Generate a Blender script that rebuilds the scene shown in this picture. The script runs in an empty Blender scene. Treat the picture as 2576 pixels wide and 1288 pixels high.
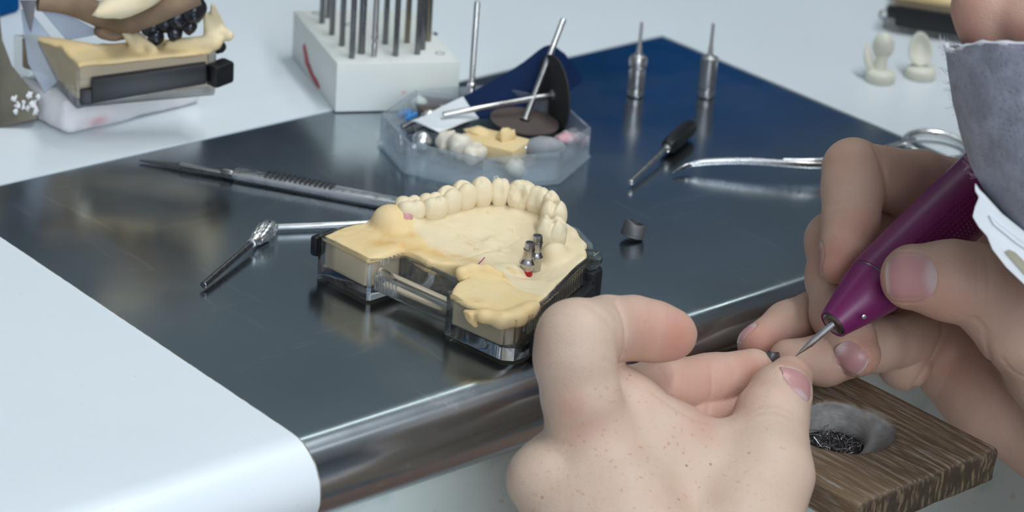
import bpy, bmesh, math, random
import numpy as np
from mathutils import Matrix, Vector

sc = bpy.context.scene
col = sc.collection
random.seed(7)
rng = np.random.default_rng(11)

# ---------------------------------------------------------------- camera
FPX = 6446.37                                   # focal length in pixels of the 2576 px wide frame
CX, CY = 1288.0, 644.0
CAM = np.array([-538.459, -598.076, 363.305])   # mm; bench top is z = 0, +X runs along the bench front edge
_vp1 = np.array([9308.409 - CX, -1628.898 - CY, FPX])
_vp2 = np.array([-4825.868 - CX, -2646.944 - CY, FPX])
_a1 = _vp1 / np.linalg.norm(_vp1)
_a2 = _vp2 / np.linalg.norm(_vp2)
_a2 = _a2 - _a1 * (_a1 @ _a2); _a2 /= np.linalg.norm(_a2)
_up = np.cross(_a1, _a2)
RW = np.array([_a1, _a2, _up])                  # world <- camera (x right, y down, z forward)

def W(px, py, z=0.0):
    """world point (mm) seen at a pixel of the photograph, on the level z"""
    r = RW @ np.array([px - CX, py - CY, FPX])
    return CAM + r * ((z - CAM[2]) / r[2])

def K(px, py, d):
    """world point (mm) seen at a pixel at the distance d (mm) in front of the lens"""
    r = np.array([(px - CX) / FPX, (py - CY) / FPX, 1.0]) * d
    return CAM + RW @ r

def depth_of(px, py, z):
    return float((W(px, py, z) - CAM) @ (RW @ np.array([0, 0, 1.0])))

cam_data = bpy.data.cameras.new('camera')
cam = bpy.data.objects.new('camera', cam_data)
col.objects.link(cam)
_r, _u, _b = RW @ [1, 0, 0], -(RW @ [0, 1, 0]), -(RW @ [0, 0, 1])
M = Matrix(((_r[0], _u[0], _b[0], CAM[0] / 1000), (_r[1], _u[1], _b[1], CAM[1] / 1000),
            (_r[2], _u[2], _b[2], CAM[2] / 1000), (0, 0, 0, 1)))
cam.matrix_world = M
cam_data.sensor_width = 36.0
cam_data.lens = 36.0 * FPX / 2576.0
cam_data.clip_start = 0.02
cam_data.clip_end = 20
cam_data.dof.use_dof = True
cam_data.dof.focus_distance = 0.838
cam_data.dof.aperture_fstop = 15.0
sc.camera = cam

# ---------------------------------------------------------------- world, light, exposure
world = bpy.data.worlds.new('world')
sc.world = world
world.use_nodes = True
world.node_tree.nodes['Background'].inputs[0].default_value = (0.75, 0.85, 1.0, 1)
world.node_tree.nodes['Background'].inputs[1].default_value = 0.6

def area_light(name, loc, target, sx, sy, power, color):
    d = bpy.data.lights.new(name, 'AREA')
    d.shape = 'RECTANGLE'; d.size = sx; d.size_y = sy; d.energy = power; d.color = color
    o = bpy.data.objects.new(name, d); col.objects.link(o)
    o.location = loc
    o.rotation_euler = (Vector(target) - Vector(loc)).to_track_quat('-Z', 'Y').to_euler()
    return o

# daylight entering by the window in the wall behind the camera, and the ceiling light panel
area_light('window_daylight', (-0.75, -1.93, 0.85), (-0.1, 0.0, 0.0), 1.5, 1.2, 26, (0.84, 0.93, 1.0))
area_light('ceiling_panel_light', (0.30, -0.42, 1.61), (-0.15, -0.15, 0.0), 1.5, 0.10, 14, (0.93, 0.97, 1.0))

vs = sc.view_settings
vs.view_transform = 'Standard'
vs.look = 'None'
vs.exposure = 0.22
vs.gamma = 1.0
vs.use_curve_mapping = False

# ---------------------------------------------------------------- object helpers (all builder coordinates in mm)
MM = 0.001

def mesh_from(verts, faces, smooth=True, name='mesh'):
    me = bpy.data.meshes.new(name)
    if isinstance(faces, np.ndarray):
        v = np.asarray(verts, dtype=np.float64) * MM
        n, k = faces.shape
        me.vertices.add(len(v)); me.vertices.foreach_set('co', v.ravel())
        me.loops.add(n * k); me.loops.foreach_set('vertex_index', faces.ravel().astype(np.int32))
        me.polygons.add(n)
        me.polygons.foreach_set('loop_start', (np.arange(n) * k).astype(np.int32))
        me.update(calc_edges=True)
    else:
        me.from_pydata([tuple(float(c) * MM for c in p) for p in verts], [], [tuple(f) for f in faces])
    me.validate()
    if smooth is not None:
        me.polygons.foreach_set('use_smooth', [bool(smooth)] * len(me.polygons))
    me.update()
    return me

def auto_smooth(me, deg=35):
    bm = bmesh.new(); bm.from_mesh(me)
    lim = math.radians(deg)
    for f in bm.faces: f.smooth = True
    for e in bm.edges:
        e.smooth = not (len(e.link_faces) == 2 and e.calc_face_angle(0) > lim)
    bm.to_mesh(me); bm.free()

class MB:
    """collects shapes into one mesh"""
    def __init__(s): s.v = []; s.f = []
    def add(s, verts, faces, M=None):
        o = len(s.v)
        for p in verts:
            p = np.asarray(p, float)
            if M is not None: p = M[:3, :3] @ p + M[:3, 3]
            s.v.append(p)
        for f in faces: s.f.append([o + i for i in f])
        return s
    def box(s, lo, hi, bev=0.0, M=None):
        bm = bmesh.new(); bmesh.ops.create_cube(bm, size=1.0)
        lo = np.asarray(lo, float); hi = np.asarray(hi, float)
        for v in bm.verts:
            v.co = Vector(((lo[i] + hi[i]) / 2 + v.co[i] * (hi[i] - lo[i]) for i in range(3)))
        if bev > 0:
            bmesh.ops.bevel(bm, geom=list(bm.edges), offset=bev, segments=2, profile=0.6, affect='EDGES', clamp_overlap=True)
        bm.verts.index_update()
        s.add([tuple(v.co) for v in bm.verts], [[v.index for v in f.verts] for f in bm.faces], M); bm.free()
        return s
    def tube(s, path, radii, n=16, cap=True, flat=None):
        path = [np.asarray(p, float) for p in path]
        m = len(path)
        if np.isscalar(radii): radii = [radii] * m
        ref = None; rings = []
        for i in range(m):
            t = path[min(i + 1, m - 1)] - path[max(i - 1, 0)]; t = t / (np.linalg.norm(t) + 1e-9)
            if ref is None:
                ref = np.array([0, 0, 1.0]) if abs(t[2]) < 0.9 else np.array([1.0, 0, 0])
            a = ref - t * (ref @ t); a /= np.linalg.norm(a) + 1e-9; b = np.cross(t, a); ref = a
            fx, fy = (1, 1) if flat is None else flat
            rings.append([path[i] + radii[i] * (fx * a * math.cos(q) + fy * b * math.sin(q)) for q in np.arange(n) * 2 * math.pi / n])
        V = [p for r in rings for p in r]; F = []
        for i in range(m - 1):
            for j in range(n):
                F.append([i * n + j, i * n + (j + 1) % n, (i + 1) * n + (j + 1) % n, (i + 1) * n + j])
        if cap:
            F.append(list(range(n))[::-1]); F.append([(m - 1) * n + j for j in range(n)])
        return s.add(V, F)
    def lathe(s, prof, n=28, M=None, cap=True):
        V = []; F = []; m = len(prof)
        for r, z in prof:
            for j in range(n):
                q = 2 * math.pi * j / n; V.append((r * math.cos(q), r * math.sin(q), z))
        for i in range(m - 1):
            for j in range(n):
                F.append([i * n + j, i * n + (j + 1) % n, (i + 1) * n + (j + 1) % n, (i + 1) * n + j])
        if cap:
            F.append(list(range(n))[::-1]); F.append([(m - 1) * n + j for j in range(n)])
        return s.add(V, F, M)
    def prism(s, poly, z0, z1, M=None):
        n = len(poly); V = [(x, y, z0) for x, y in poly] + [(x, y, z1) for x, y in poly]
        F = [list(range(n))[::-1], list(range(n, 2 * n))] + [[i, (i + 1) % n, n + (i + 1) % n, n + i] for i in range(n)]
        return s.add(V, F, M)
    def grid(s, P, closed=False):
        P = np.asarray(P, float); a, b = P.shape[:2]; F = []
        for i in range(a - 1):
            for j in range(b if closed else b - 1):
                j2 = (j + 1) % b
                F.append([i * b + j, i * b + j2, (i + 1) * b + j2, (i + 1) * b + j])
        return s.add(P.reshape(-1, 3), F)
    def build(s, name, mat, parent=None, smooth=40, base=None, bevel=0.0):
        v = s.v if base is None else [p - np.asarray(base) for p in s.v]
        me = mesh_from(v, s.f, None, name)
        bm = bmesh.new(); bm.from_mesh(me)
        bmesh.ops.recalc_face_normals(bm, faces=bm.faces)
        if bevel > 0:
            ed = [e for e in bm.edges if len(e.link_faces) == 2 and e.calc_face_angle(0) > math.radians(30)]
            bmesh.ops.bevel(bm, geom=ed, offset=bevel * MM, segments=2, profile=0.6, affect='EDGES', clamp_overlap=True)
        bm.to_mesh(me); bm.free()
        if smooth: auto_smooth(me, smooth)
        return link(name, me, mat, parent)

def link(name, me, mat, parent=None):
    o = bpy.data.objects.new(name, me); col.objects.link(o)
    me.materials.clear()
    me.materials.append(mat)
    if parent is not None: o.parent = parent
    return o

def tag(o, label=None, cat=None, group=None, kind=None):
    if label: o['label'] = label
    if cat: o['category'] = cat
    if group: o['group'] = group
    if kind: o['kind'] = kind
    return o

def thing(name, label, cat, loc=(0, 0, 0), rotz=0.0, group=None):
    o = bpy.data.objects.new(name, None); col.objects.link(o)
    o.empty_display_size = 0.01
    o.location = tuple(float(c) * MM for c in loc); o.rotation_euler = (0, 0, rotz)
    return tag(o, label, cat, group)

def frame(origin, zaxis, xhint=(0, 0, 1)):
    z = np.asarray(zaxis, float); z /= np.linalg.norm(z)
    x = np.asarray(xhint, float); x = x - z * (x @ z)
    if np.linalg.norm(x) < 1e-4: x = np.array([1.0, 0, 0]) - z * z[0]
    x /= np.linalg.norm(x); y = np.cross(z, x)
    T = np.eye(4); T[:3, 0] = x; T[:3, 1] = y; T[:3, 2] = z; T[:3, 3] = origin
    return T

def spline(pts, n):
    """Catmull-Rom through points of any dimension"""
    P = np.asarray(pts, float); P = np.vstack([2 * P[0] - P[1], P, 2 * P[-1] - P[-2]])
    out = []; m = len(P) - 3
    for q in np.linspace(0, m - 1e-6, n):
        i = int(q); t = q - i; a, b, c, d = P[i:i + 4]
        out.append(0.5 * (2 * b + (c - a) * t + (2 * a - 5 * b + 4 * c - d) * t * t + (3 * b - a - 3 * c + d) * t ** 3))
    return np.array(out)

# ---------------------------------------------------------------- implicit surfaces
def surface_nets(F, org, h):
    s = F < 0
    nx, ny, nz = F.shape
    cnt = np.zeros((nx - 1, ny - 1, nz - 1), np.int8)
    offs = [(i, j, k) for i in (0, 1) for j in (0, 1) for k in (0, 1)]
    for i, j, k in offs:
        cnt += s[i:nx - 1 + i, j:ny - 1 + j, k:nz - 1 + k]
    I = np.argwhere((cnt > 0) & (cnt < 8))
    idx = -np.ones(cnt.shape, np.int32); idx[I[:, 0], I[:, 1], I[:, 2]] = np.arange(len(I))
    vals = np.stack([F[I[:, 0] + i, I[:, 1] + j, I[:, 2] + k] for i, j, k in offs], 1)
    acc = np.zeros((len(I), 3)); num = np.zeros(len(I))
    O = np.array(offs, float)
    for a in range(8):
        for b in range(a + 1, 8):
            if np.abs(O[a] - O[b]).sum() != 1: continue
            m = (vals[:, a] < 0) != (vals[:, b] < 0)
            t = vals[m, a] / (vals[m, a] - vals[m, b])
            acc[m] += O[a] + t[:, None] * (O[b] - O[a]); num[m] += 1
    V = (I + acc / num[:, None]) * h + org
    Q = []
    def quads(ax):
        sl0 = [slice(None)] * 3; sl1 = [slice(None)] * 3
        sl0[ax] = slice(0, -1); sl1[ax] = slice(1, None)
        d = s[tuple(sl0)] != s[tuple(sl1)]
        E = np.argwhere(d)
        u, w = [(1, 2), (2, 0), (0, 1)][ax]
        E = E[(E[:, u] > 0) & (E[:, w] > 0) & (E[:, u] < F.shape[u] - 1) & (E[:, w] < F.shape[w] - 1)]
        def c(du, dw):
            q = E.copy(); q[:, u] -= du; q[:, w] -= dw
            return idx[q[:, 0], q[:, 1], q[:, 2]]
        f = np.stack([c(1, 1), c(0, 1), c(0, 0), c(1, 0)], 1)
        ins = s[E[:, 0], E[:, 1], E[:, 2]]
        f[~ins] = f[~ins][:, ::-1]
        Q.append(f)
    for ax in range(3): quads(ax)
    return V, np.concatenate(Q)

def sdf_mesh(fn, lo, hi, h, m=4, margin=1.5):
    lo = np.asarray(lo, float); hi = np.asarray(hi, float)
    nb = np.ceil((hi - lo) / (h * m)).astype(int) + 1
    g = [lo[i] + (np.arange(nb[i]) * m + (m - 1) / 2) * h for i in range(3)]
    P = np.stack(np.meshgrid(*g, indexing='ij'), -1).reshape(-1, 3)
    d = np.concatenate([fn(q) for q in np.array_split(P, max(1, len(P) // 200000))]).reshape(nb)
    near = np.abs(d) < m * h * 1.1 + margin
    F = np.repeat(np.repeat(np.repeat(np.sign(d) * 5.0, m, 0), m, 1), m, 2).astype(np.float32)
    msk = np.repeat(np.repeat(np.repeat(near, m, 0), m, 1), m, 2)
    I = np.argwhere(msk)
    for q in np.array_split(I, max(1, len(I) // 150000)):
        F[q[:, 0], q[:, 1], q[:, 2]] = fn(lo + q * h)
    F[[0, -1]] = 5; F[:, [0, -1]] = 5; F[:, :, [0, -1]] = 5
    return surface_nets(F, lo, h)

def smin(a, b, k):
    hh = np.maximum(k - np.abs(a - b), 0.0) / k
    return np.minimum(a, b) - hh * hh * k * 0.25

def cone(P, a, b, ra, rb):
    a = np.asarray(a, float); b = np.asarray(b, float); ab = b - a
    t = np.clip(((P - a) @ ab) / (ab @ ab + 1e-9), 0, 1)
    return np.linalg.norm(P - a - t[:, None] * ab, axis=1) - (ra + (rb - ra) * t)

def ellip(P, c, r, axes=None):
    q = P - np.asarray(c, float)
    if axes is not None: q = q @ np.asarray(axes).T
    r = np.asarray(r, float); k0 = np.linalg.norm(q / r, axis=1); k1 = np.linalg.norm(q / (r * r), axis=1)
    return k0 * (k0 - 1.0) / (k1 + 1e-9)

def chain(P, pts, radii, k=2.5):
    d = None
    for i in range(len(pts) - 1):
        q = cone(P, pts[i], pts[i + 1], radii[i], radii[i + 1])
        d = q if d is None else smin(d, q, k)
    return d

def polyline_dist(P, pts):
    d = np.full(len(P), 1e9)
    for i in range(len(pts) - 1):
        d = np.minimum(d, cone(P, pts[i], pts[i + 1], 0, 0))
    return d

def vnoise(P, scale, seed=0):
    """cheap smooth value noise in -1..1"""
    q = P / scale + seed * 17.13
    i = np.floor(q).astype(np.int64); f = q - i; f = f * f * (3 - 2 * f)
    def hsh(a):
        n = (a[:, 0] * 374761393 + a[:, 1] * 668265263 + a[:, 2] * 2147483647 + seed * 974711) & 0xffffffff
        n = ((n ^ (n >> 13)) * 1274126177) & 0xffffffff
        return ((n ^ (n >> 16)) & 0xffff) / 32767.5 - 1.0
    out = 0
    for a in (0, 1):
        for b in (0, 1):
            for c in (0, 1):
                w = (f[:, 0] if a else 1 - f[:, 0]) * (f[:, 1] if b else 1 - f[:, 1]) * (f[:, 2] if c else 1 - f[:, 2])
                out = out + w * hsh(i + np.array([a, b, c]))
    return out
# ---------------------------------------------------------------- materials
def lin(c):
    return tuple((x / 12.92 if x <= 0.04045 else ((x + 0.055) / 1.055) ** 2.4) for x in [v / 255 for v in c])

class Mat:
    def __init__(s, name, color, rough=0.5, metal=0.0, spec=0.5):
        s.m = bpy.data.materials.new(name); s.m.use_nodes = True
        s.nt = s.m.node_tree; s.N = s.nt.nodes; s.L = s.nt.links
        s.p = s.N['Principled BSDF']; s.out = s.N['Material Output']
        s.p.inputs['Base Color'].default_value = (*color, 1)
        s.p.inputs['Roughness'].default_value = rough
        s.p.inputs['Metallic'].default_value = metal
        s.p.inputs['Specular IOR Level'].default_value = spec
        s.c = None; s.h = None; s.base = color; s.r = None; s.rough = rough
        s.tc = None
    def coord(s):
        if s.tc is None: s.tc = s.N.new('ShaderNodeTexCoord')
        return s.tc.outputs['Object']
    def noise(s, mm, detail=4, rough=0.55, stretch=None, rot=None, dist=0.0):
        n = s.N.new('ShaderNodeTexNoise')
        n.inputs['Scale'].default_value = 1000.0 / mm; n.inputs['Detail'].default_value = detail
        n.inputs['Roughness'].default_value = rough; n.inputs['Distortion'].default_value = dist
        src = s.coord()
        if stretch is not None or rot is not None:
            mp = s.N.new('ShaderNodeMapping')
            if stretch is not None: mp.inputs['Scale'].default_value = stretch
            if rot is not None: mp.inputs['Rotation'].default_value = rot
            s.L.new(src, mp.inputs['Vector']); src = mp.outputs['Vector']
        s.L.new(src, n.inputs['Vector'])
        return n.outputs['Fac']
    def voro(s, mm, feature='F1', out='Distance', stretch=None):
        n = s.N.new('ShaderNodeTexVoronoi'); n.feature = feature
        n.inputs['Scale'].default_value = 1000.0 / mm
        src = s.coord()
        if stretch is not None:
            mp = s.N.new('ShaderNodeMapping'); mp.inputs['Scale'].default_value = stretch
            s.L.new(src, mp.inputs['Vector']); src = mp.outputs['Vector']
        s.L.new(src, n.inputs['Vector'])
        return n.outputs[out]
    def ramp(s, fac, lo, hi, a=0.0, b=1.0):
        r = s.N.new('ShaderNodeMapRange')
        r.inputs['From Min'].default_value = lo; r.inputs['From Max'].default_value = hi
        r.inputs['To Min'].default_value = a; r.inputs['To Max'].default_value = b
        s.L.new(fac, r.inputs['Value']); return r.outputs['Result']
    def mul(s, a, b, op='MULTIPLY'):
        n = s.N.new('ShaderNodeMath'); n.operation = op
        for i, q in enumerate((a, b)):
            if isinstance(q, (int, float)): n.inputs[i].default_value = q
            else: s.L.new(q, n.inputs[i])
        return n.outputs[0]
    def attr(s, name):
        n = s.N.new('ShaderNodeAttribute'); n.attribute_name = name; return n.outputs['Fac']
    def mix(s, fac, color):
        """lay a colour over what is there by a factor"""
        n = s.N.new('ShaderNodeMix'); n.data_type = 'RGBA'
        if isinstance(fac, (int, float)): n.inputs['Factor'].default_value = fac
        else: s.L.new(fac, n.inputs['Factor'])
        if s.c is None: n.inputs['A'].default_value = (*s.base, 1)
        else: s.L.new(s.c, n.inputs['A'])
        n.inputs['B'].default_value = (*color, 1)
        s.c = n.outputs['Result']; s.L.new(s.c, s.p.inputs['Base Color'])
        return s
    def rough_by(s, fac, a, b):
        s.L.new(s.ramp(fac, 0.3, 0.7, a, b), s.p.inputs['Roughness']); return s
    def bump(s, fac, mm, strength=1.0):
        b = s.N.new('ShaderNodeBump'); b.inputs['Distance'].default_value = mm * MM; b.inputs['Strength'].default_value = strength
        s.L.new(fac, b.inputs['Height'])
        if s.h is not None: s.L.new(s.h, b.inputs['Normal'])
        s.h = b.outputs['Normal']; s.L.new(s.h, s.p.inputs['Normal'])
        return s
    def set(s, **kw):
        for k, v in kw.items(): s.p.inputs[k.replace('_', ' ')].default_value = v
        return s
    def emit(s, color, strength):
        s.p.inputs['Emission Color'].default_value = (*color, 1); s.p.inputs['Emission Strength'].default_value = strength; return s
    def clear(s, ior=1.49, tint=(0.96, 0.97, 0.97), through=0.5):
        """clear plastic: solid refraction mixed with straight transmission, so that light gets in"""
        s.p.inputs['Transmission Weight'].default_value = 1.0; s.p.inputs['IOR'].default_value = ior
        t = s.N.new('ShaderNodeBsdfTransparent'); t.inputs['Color'].default_value = (*tint, 1)
        x = s.N.new('ShaderNodeMixShader'); x.inputs[0].default_value = through
        s.L.new(s.p.outputs[0], x.inputs[1]); s.L.new(t.outputs[0], x.inputs[2]); s.L.new(x.outputs[0], s.out.inputs['Surface'])
        return s

MT = {}
m = Mat('white_laminate', (0.755, 0.81, 0.85), 0.36); MT['white'] = m.m
m.mix(m.ramp(m.noise(60, 3), 0.4, 0.75, 0, 0.35), (0.70, 0.76, 0.80))
m.mix(m.ramp(m.noise(2.6, 3, 0.7), 0.67, 0.75, 0, 0.30), (0.50, 0.49, 0.45))
m.bump(m.noise(1.2, 2), 0.05, 0.25)
m = Mat('brushed_steel', (0.46, 0.51, 0.55), 0.2, 1.0); MT['steel'] = m.m
m.rough_by(m.noise(45, 4), 0.14, 0.24)
m.mix(m.ramp(m.noise(70, 4), 0.45, 0.75, 0, 0.5), (0.36, 0.375, 0.39))
m.mix(m.ramp(m.voro(4.2), 0.06, 0.035, 0, 0.8), (0.85, 0.87, 0.9))
m.mix(m.ramp(m.noise(6, 3, 0.6, (1, 0.10, 1), (0, 0, 0.5)), 0.63, 0.70, 0, 0.35), (0.72, 0.74, 0.76))
m.mix(m.ramp(m.noise(9, 4, 0.7, (0.2, 1, 1), (0, 0, -0.35)), 0.62, 0.68, 0, 0.30), (0.70, 0.73, 0.76))
m.bump(m.noise(1.0, 2, 0.5, (0.08, 1, 1)), 0.02, 0.18)
m.bump(m.noise(30, 2), 0.25, 0.12)
m = Mat('panel_grey', (0.70, 0.81, 0.79), 0.45); MT['panel'] = m.m
m.mix(m.ramp(m.noise(28, 3), 0.58, 0.70, 0, 0.55), (0.25, 0.50, 0.42))
m.mix(m.ramp(m.noise(9, 3), 0.66, 0.72, 0, 0.5), (0.55, 0.45, 0.25))
m = Mat('wall_paint_grey', (0.155, 0.18, 0.195), 0.7); MT['wall'] = m.m
m.bump(m.noise(8, 3), 0.4, 0.2); m.mix(m.ramp(m.noise(400, 3), 0.35, 0.7, 0, 0.4), (0.10, 0.115, 0.12))
m = Mat('wall_paint_pale', (0.55, 0.57, 0.60), 0.7); MT['wall_pale'] = m.m
m.bump(m.noise(8, 3), 0.4, 0.2)
m = Mat('ceiling_paint', (0.60, 0.61, 0.62), 0.8); MT['ceil'] = m.m; m.bump(m.noise(12, 3), 0.5, 0.2)
m = Mat('vinyl_floor', (0.34, 0.22, 0.17), 0.4); MT['floor'] = m.m
m.mix(m.ramp(m.noise(40, 4), 0.4, 0.7, 0, 0.5), (0.26, 0.16, 0.12))
m = Mat('blue_lacquer', (0.0, 0.075, 0.24), 0.85, spec=0.1); MT['blue'] = m.m; m.mix(m.ramp(m.noise(80, 2), 0.4, 0.7, 0, 0.3), (0.0, 0.06, 0.2))
m = Mat('joint_dirt', (0.20, 0.17, 0.12), 0.8); MT['dirt'] = m.m; m.mix(m.ramp(m.noise(5, 4), 0.45, 0.6, 0, 0.8), (0.5, 0.5, 0.48))
m = Mat('yellow_plaster', (0.78, 0.585, 0.30), 0.62, spec=0.35); MT['plaster'] = m.m
m.mix(m.attr('cream'), (0.75, 0.63, 0.42))
m.mix(m.ramp(m.noise(14, 4), 0.42, 0.7, 0, 0.4), (0.80, 0.66, 0.44))
m.mix(m.mul(m.attr('orange'), m.ramp(m.noise(4, 3), 0.3, 0.6, 0.25, 0.75)), (0.66, 0.38, 0.12))
m.mix(m.ramp(m.noise(9, 3, 0.6, dist=1.0), 0.60, 0.70, 0, 0.5), (0.66, 0.40, 0.13))
m.mix(m.ramp(m.voro(2.3), 0.06, 0.04, 0, 0.4), (0.3, 0.22, 0.12))
m.bump(m.noise(0.9, 3), 0.12, 0.4)
m.set(Subsurface_Weight=0.12, Subsurface_Radius=(0.8, 0.5, 0.25), Subsurface_Scale=0.0012)
m = Mat('cream_plaster', (0.77, 0.66, 0.46), 0.55, spec=0.4); MT['cream'] = m.m
m.mix(m.ramp(m.noise(5, 4), 0.45, 0.72, 0, 0.45), (0.80, 0.62, 0.36))
m.mix(m.ramp(m.voro(1.7), 0.05, 0.03, 0, 0.35), (0.4, 0.3, 0.18))
m.bump(m.noise(0.7, 3), 0.10, 0.4)
m.set(Subsurface_Weight=0.12, Subsurface_Radius=(0.8, 0.5, 0.25), Subsurface_Scale=0.0012)
m = Mat('tan_plaster', (0.66, 0.55, 0.39), 0.7); MT['tan'] = m.m
m.mix(m.ramp(m.noise(10, 3), 0.4, 0.7, 0, 0.3), (0.60, 0.50, 0.36)); m.bump(m.noise(1.2, 3), 0.08, 0.3)
m = Mat('white_plaster', (0.78, 0.76, 0.78), 0.85); MT['wplaster'] = m.m; m.mix(m.attr('stain'), (0.62, 0.28, 0.33))
m.mix(m.ramp(m.noise(20, 3), 0.42, 0.6, 0, 0.6), (0.62, 0.63, 0.64)); m.bump(m.noise(2.5, 4), 0.5, 0.5)
m = Mat('clear_plastic', (1, 1, 1), 0.02); m.clear(1.49, (0.96, 0.97, 0.97), 0.22); MT['clear'] = m.m
m = Mat('clear_box_plastic', (0.80, 0.85, 0.90), 0.12); m.clear(1.45, (0.93, 0.96, 0.98), 0.62); m.set(Transmission_Weight=0.72); MT['clearbox'] = m.m
m = Mat('black_plastic', (0.008, 0.009, 0.011), 0.38); MT['black'] = m.m; m.bump(m.noise(0.8, 2), 0.04, 0.3)
m = Mat('polished_steel', (0.84, 0.84, 0.85), 0.3, 1.0); MT['chrome'] = m.m; m.rough_by(m.noise(3, 2), 0.22, 0.42)
m = Mat('satin_steel', (0.56, 0.55, 0.55), 0.32, 1.0); MT['satin'] = m.m; m.rough_by(m.noise(2, 2, 0.5, (1, 1, 0.15)), 0.25, 0.4)
m = Mat('dark_steel', (0.20, 0.20, 0.21), 0.3, 1.0); MT['darksteel'] = m.m; m.rough_by(m.noise(2, 2), 0.22, 0.4)
m = Mat('titanium', (0.52, 0.52, 0.53), 0.27, 1.0); MT['titan'] = m.m; m.rough_by(m.noise(1.5, 2), 0.18, 0.3)
m = Mat('red_ring', (0.42, 0.01, 0.02), 0.3, 0.4); MT['red'] = m.m; m.bump(m.noise(0.5, 2), 0.02, 0.2)
m = Mat('cast_metal', (0.16, 0.16, 0.165), 0.5, 0.75); MT['cast'] = m.m; m.bump(m.noise(0.9, 3), 0.12, 0.5)
m = Mat('black_gloss_metal', (0.03, 0.032, 0.04), 0.22, 0.5); MT['castblack'] = m.m; m.bump(m.noise(2, 3), 0.15, 0.3)
m = Mat('pink_wax', (0.56, 0.26, 0.27), 0.4); MT['pink'] = m.m; m.mix(m.ramp(m.noise(2, 3), 0.45, 0.6, 0, 0.6), (0.70, 0.48, 0.42))
m = Mat('magenta_wax', (0.36, 0.01, 0.27), 0.35); MT['magenta'] = m.m; m.bump(m.noise(0.6, 2), 0.05, 0.3)
m = Mat('bur_block_plastic', (0.76, 0.78, 0.74), 0.5); MT['block'] = m.m
m.mix(m.ramp(m.noise(25, 3), 0.4, 0.7, 0, 0.3), (0.68, 0.71, 0.67)); m.bump(m.noise(2, 3), 0.06, 0.3)
m.set(Subsurface_Weight=0.1, Subsurface_Radius=(1, 1, 1), Subsurface_Scale=0.002)
m = Mat('red_ink', (0.50, 0.03, 0.05), 0.5); MT['ink'] = m.m; m.mix(m.ramp(m.noise(3, 3), 0.4, 0.6, 0, 0.7), (0.30, 0.06, 0.09))
m = Mat('pale_pink_ink', (0.70, 0.38, 0.42), 0.7); MT['inkpale'] = m.m; m.mix(m.ramp(m.noise(4, 4), 0.4, 0.62, 0, 0.9), (0.72, 0.68, 0.69))
m = Mat('brown_abrasive', (0.085, 0.062, 0.055), 0.85); MT['disc'] = m.m; m.bump(m.noise(0.35, 2), 0.15, 0.7); m.mix(m.ramp(m.noise(6, 3), 0.4, 0.7, 0, 0.4), (0.12, 0.09, 0.08))
m = Mat('black_abrasive', (0.02, 0.02, 0.022), 0.8); MT['blackdisc'] = m.m; m.bump(m.noise(0.35, 2), 0.15, 0.7)
m = Mat('blue_abrasive_paper', (0.0015, 0.013, 0.055), 0.8, spec=0.2); MT['bluepaper'] = m.m; m.bump(m.noise(0.4, 2), 0.1, 0.6); m.mix(m.ramp(m.noise(7, 3), 0.4, 0.7, 0, 0.4), (0.002, 0.018, 0.075))
m = Mat('white_paper', (0.74, 0.77, 0.80), 0.7); MT['paper'] = m.m; m.bump(m.noise(1, 3), 0.05, 0.3)
m = Mat('zirconia', (0.72, 0.67, 0.57), 0.35); MT['zirconia'] = m.m
m.mix(m.ramp(m.noise(6, 3), 0.4, 0.65, 0, 0.6), (0.62, 0.52, 0.40)); m.set(Subsurface_Weight=0.3, Subsurface_Radius=(1, 0.9, 0.7), Subsurface_Scale=0.002)
m = Mat('ivory_resin', (0.80, 0.79, 0.68), 0.45); MT['ivory'] = m.m
m.mix(m.ramp(m.noise(8, 3), 0.45, 0.7, 0, 0.4), (0.72, 0.68, 0.52)); m.set(Subsurface_Weight=0.35, Subsurface_Radius=(1, 0.95, 0.8), Subsurface_Scale=0.003)
m = Mat('grey_rubber', (0.27, 0.285, 0.30), 0.6); MT['rubber'] = m.m; m.mix(m.ramp(m.noise(4, 3, 0.5, (1, 1, 0.3)), 0.45, 0.65, 0, 0.6), (0.36, 0.38, 0.40))
m = Mat('light_blue_wax', (0.05, 0.25, 0.60), 0.4); MT['bluewax'] = m.m; m.bump(m.noise(1, 2), 0.1, 0.4)
m = Mat('olive_metal', (0.10, 0.09, 0.065), 0.45, 0.4); MT['olive'] = m.m; m.mix(m.ramp(m.noise(15, 4), 0.45, 0.7, 0, 0.5), (0.17, 0.15, 0.11)); m.bump(m.noise(3, 3), 0.2, 0.3)
m = Mat('milky_sheet', (0.62, 0.67, 0.76), 0.35); MT['milky'] = m.m; m.clear(1.35, (0.70, 0.76, 0.86), 0.35); m.set(Transmission_Weight=0.35)
m = Mat('purple_lacquer', (0.175, 0.012, 0.105), 0.36); MT['purple'] = m.m
m.mix(m.ramp(m.noise(10, 3), 0.45, 0.7, 0, 0.35), (0.14, 0.01, 0.09)); m.mix(m.ramp(m.noise(0.9, 2), 0.72, 0.78, 0, 0.3), (0.5, 0.35, 0.42)); m.bump(m.noise(0.5, 2), 0.03, 0.3)
m = Mat('worn_wood', (0.17, 0.115, 0.068), 0.65, spec=0.3); MT['wood'] = m.m
m.mix(m.ramp(m.noise(26, 4, 0.6, (1.0, 0.13, 1)), 0.35, 0.65, 0, 0.8), (0.075, 0.05, 0.035))
m.mix(m.ramp(m.noise(3.0, 4, 0.7, (1.0, 0.06, 1)), 0.52, 0.70, 0, 0.65), (0.30, 0.255, 0.20))
m.mix(m.ramp(m.noise(1.6, 3, 0.7, (1.0, 0.05, 1)), 0.62, 0.72, 0, 0.7), (0.42, 0.42, 0.41))
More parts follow.
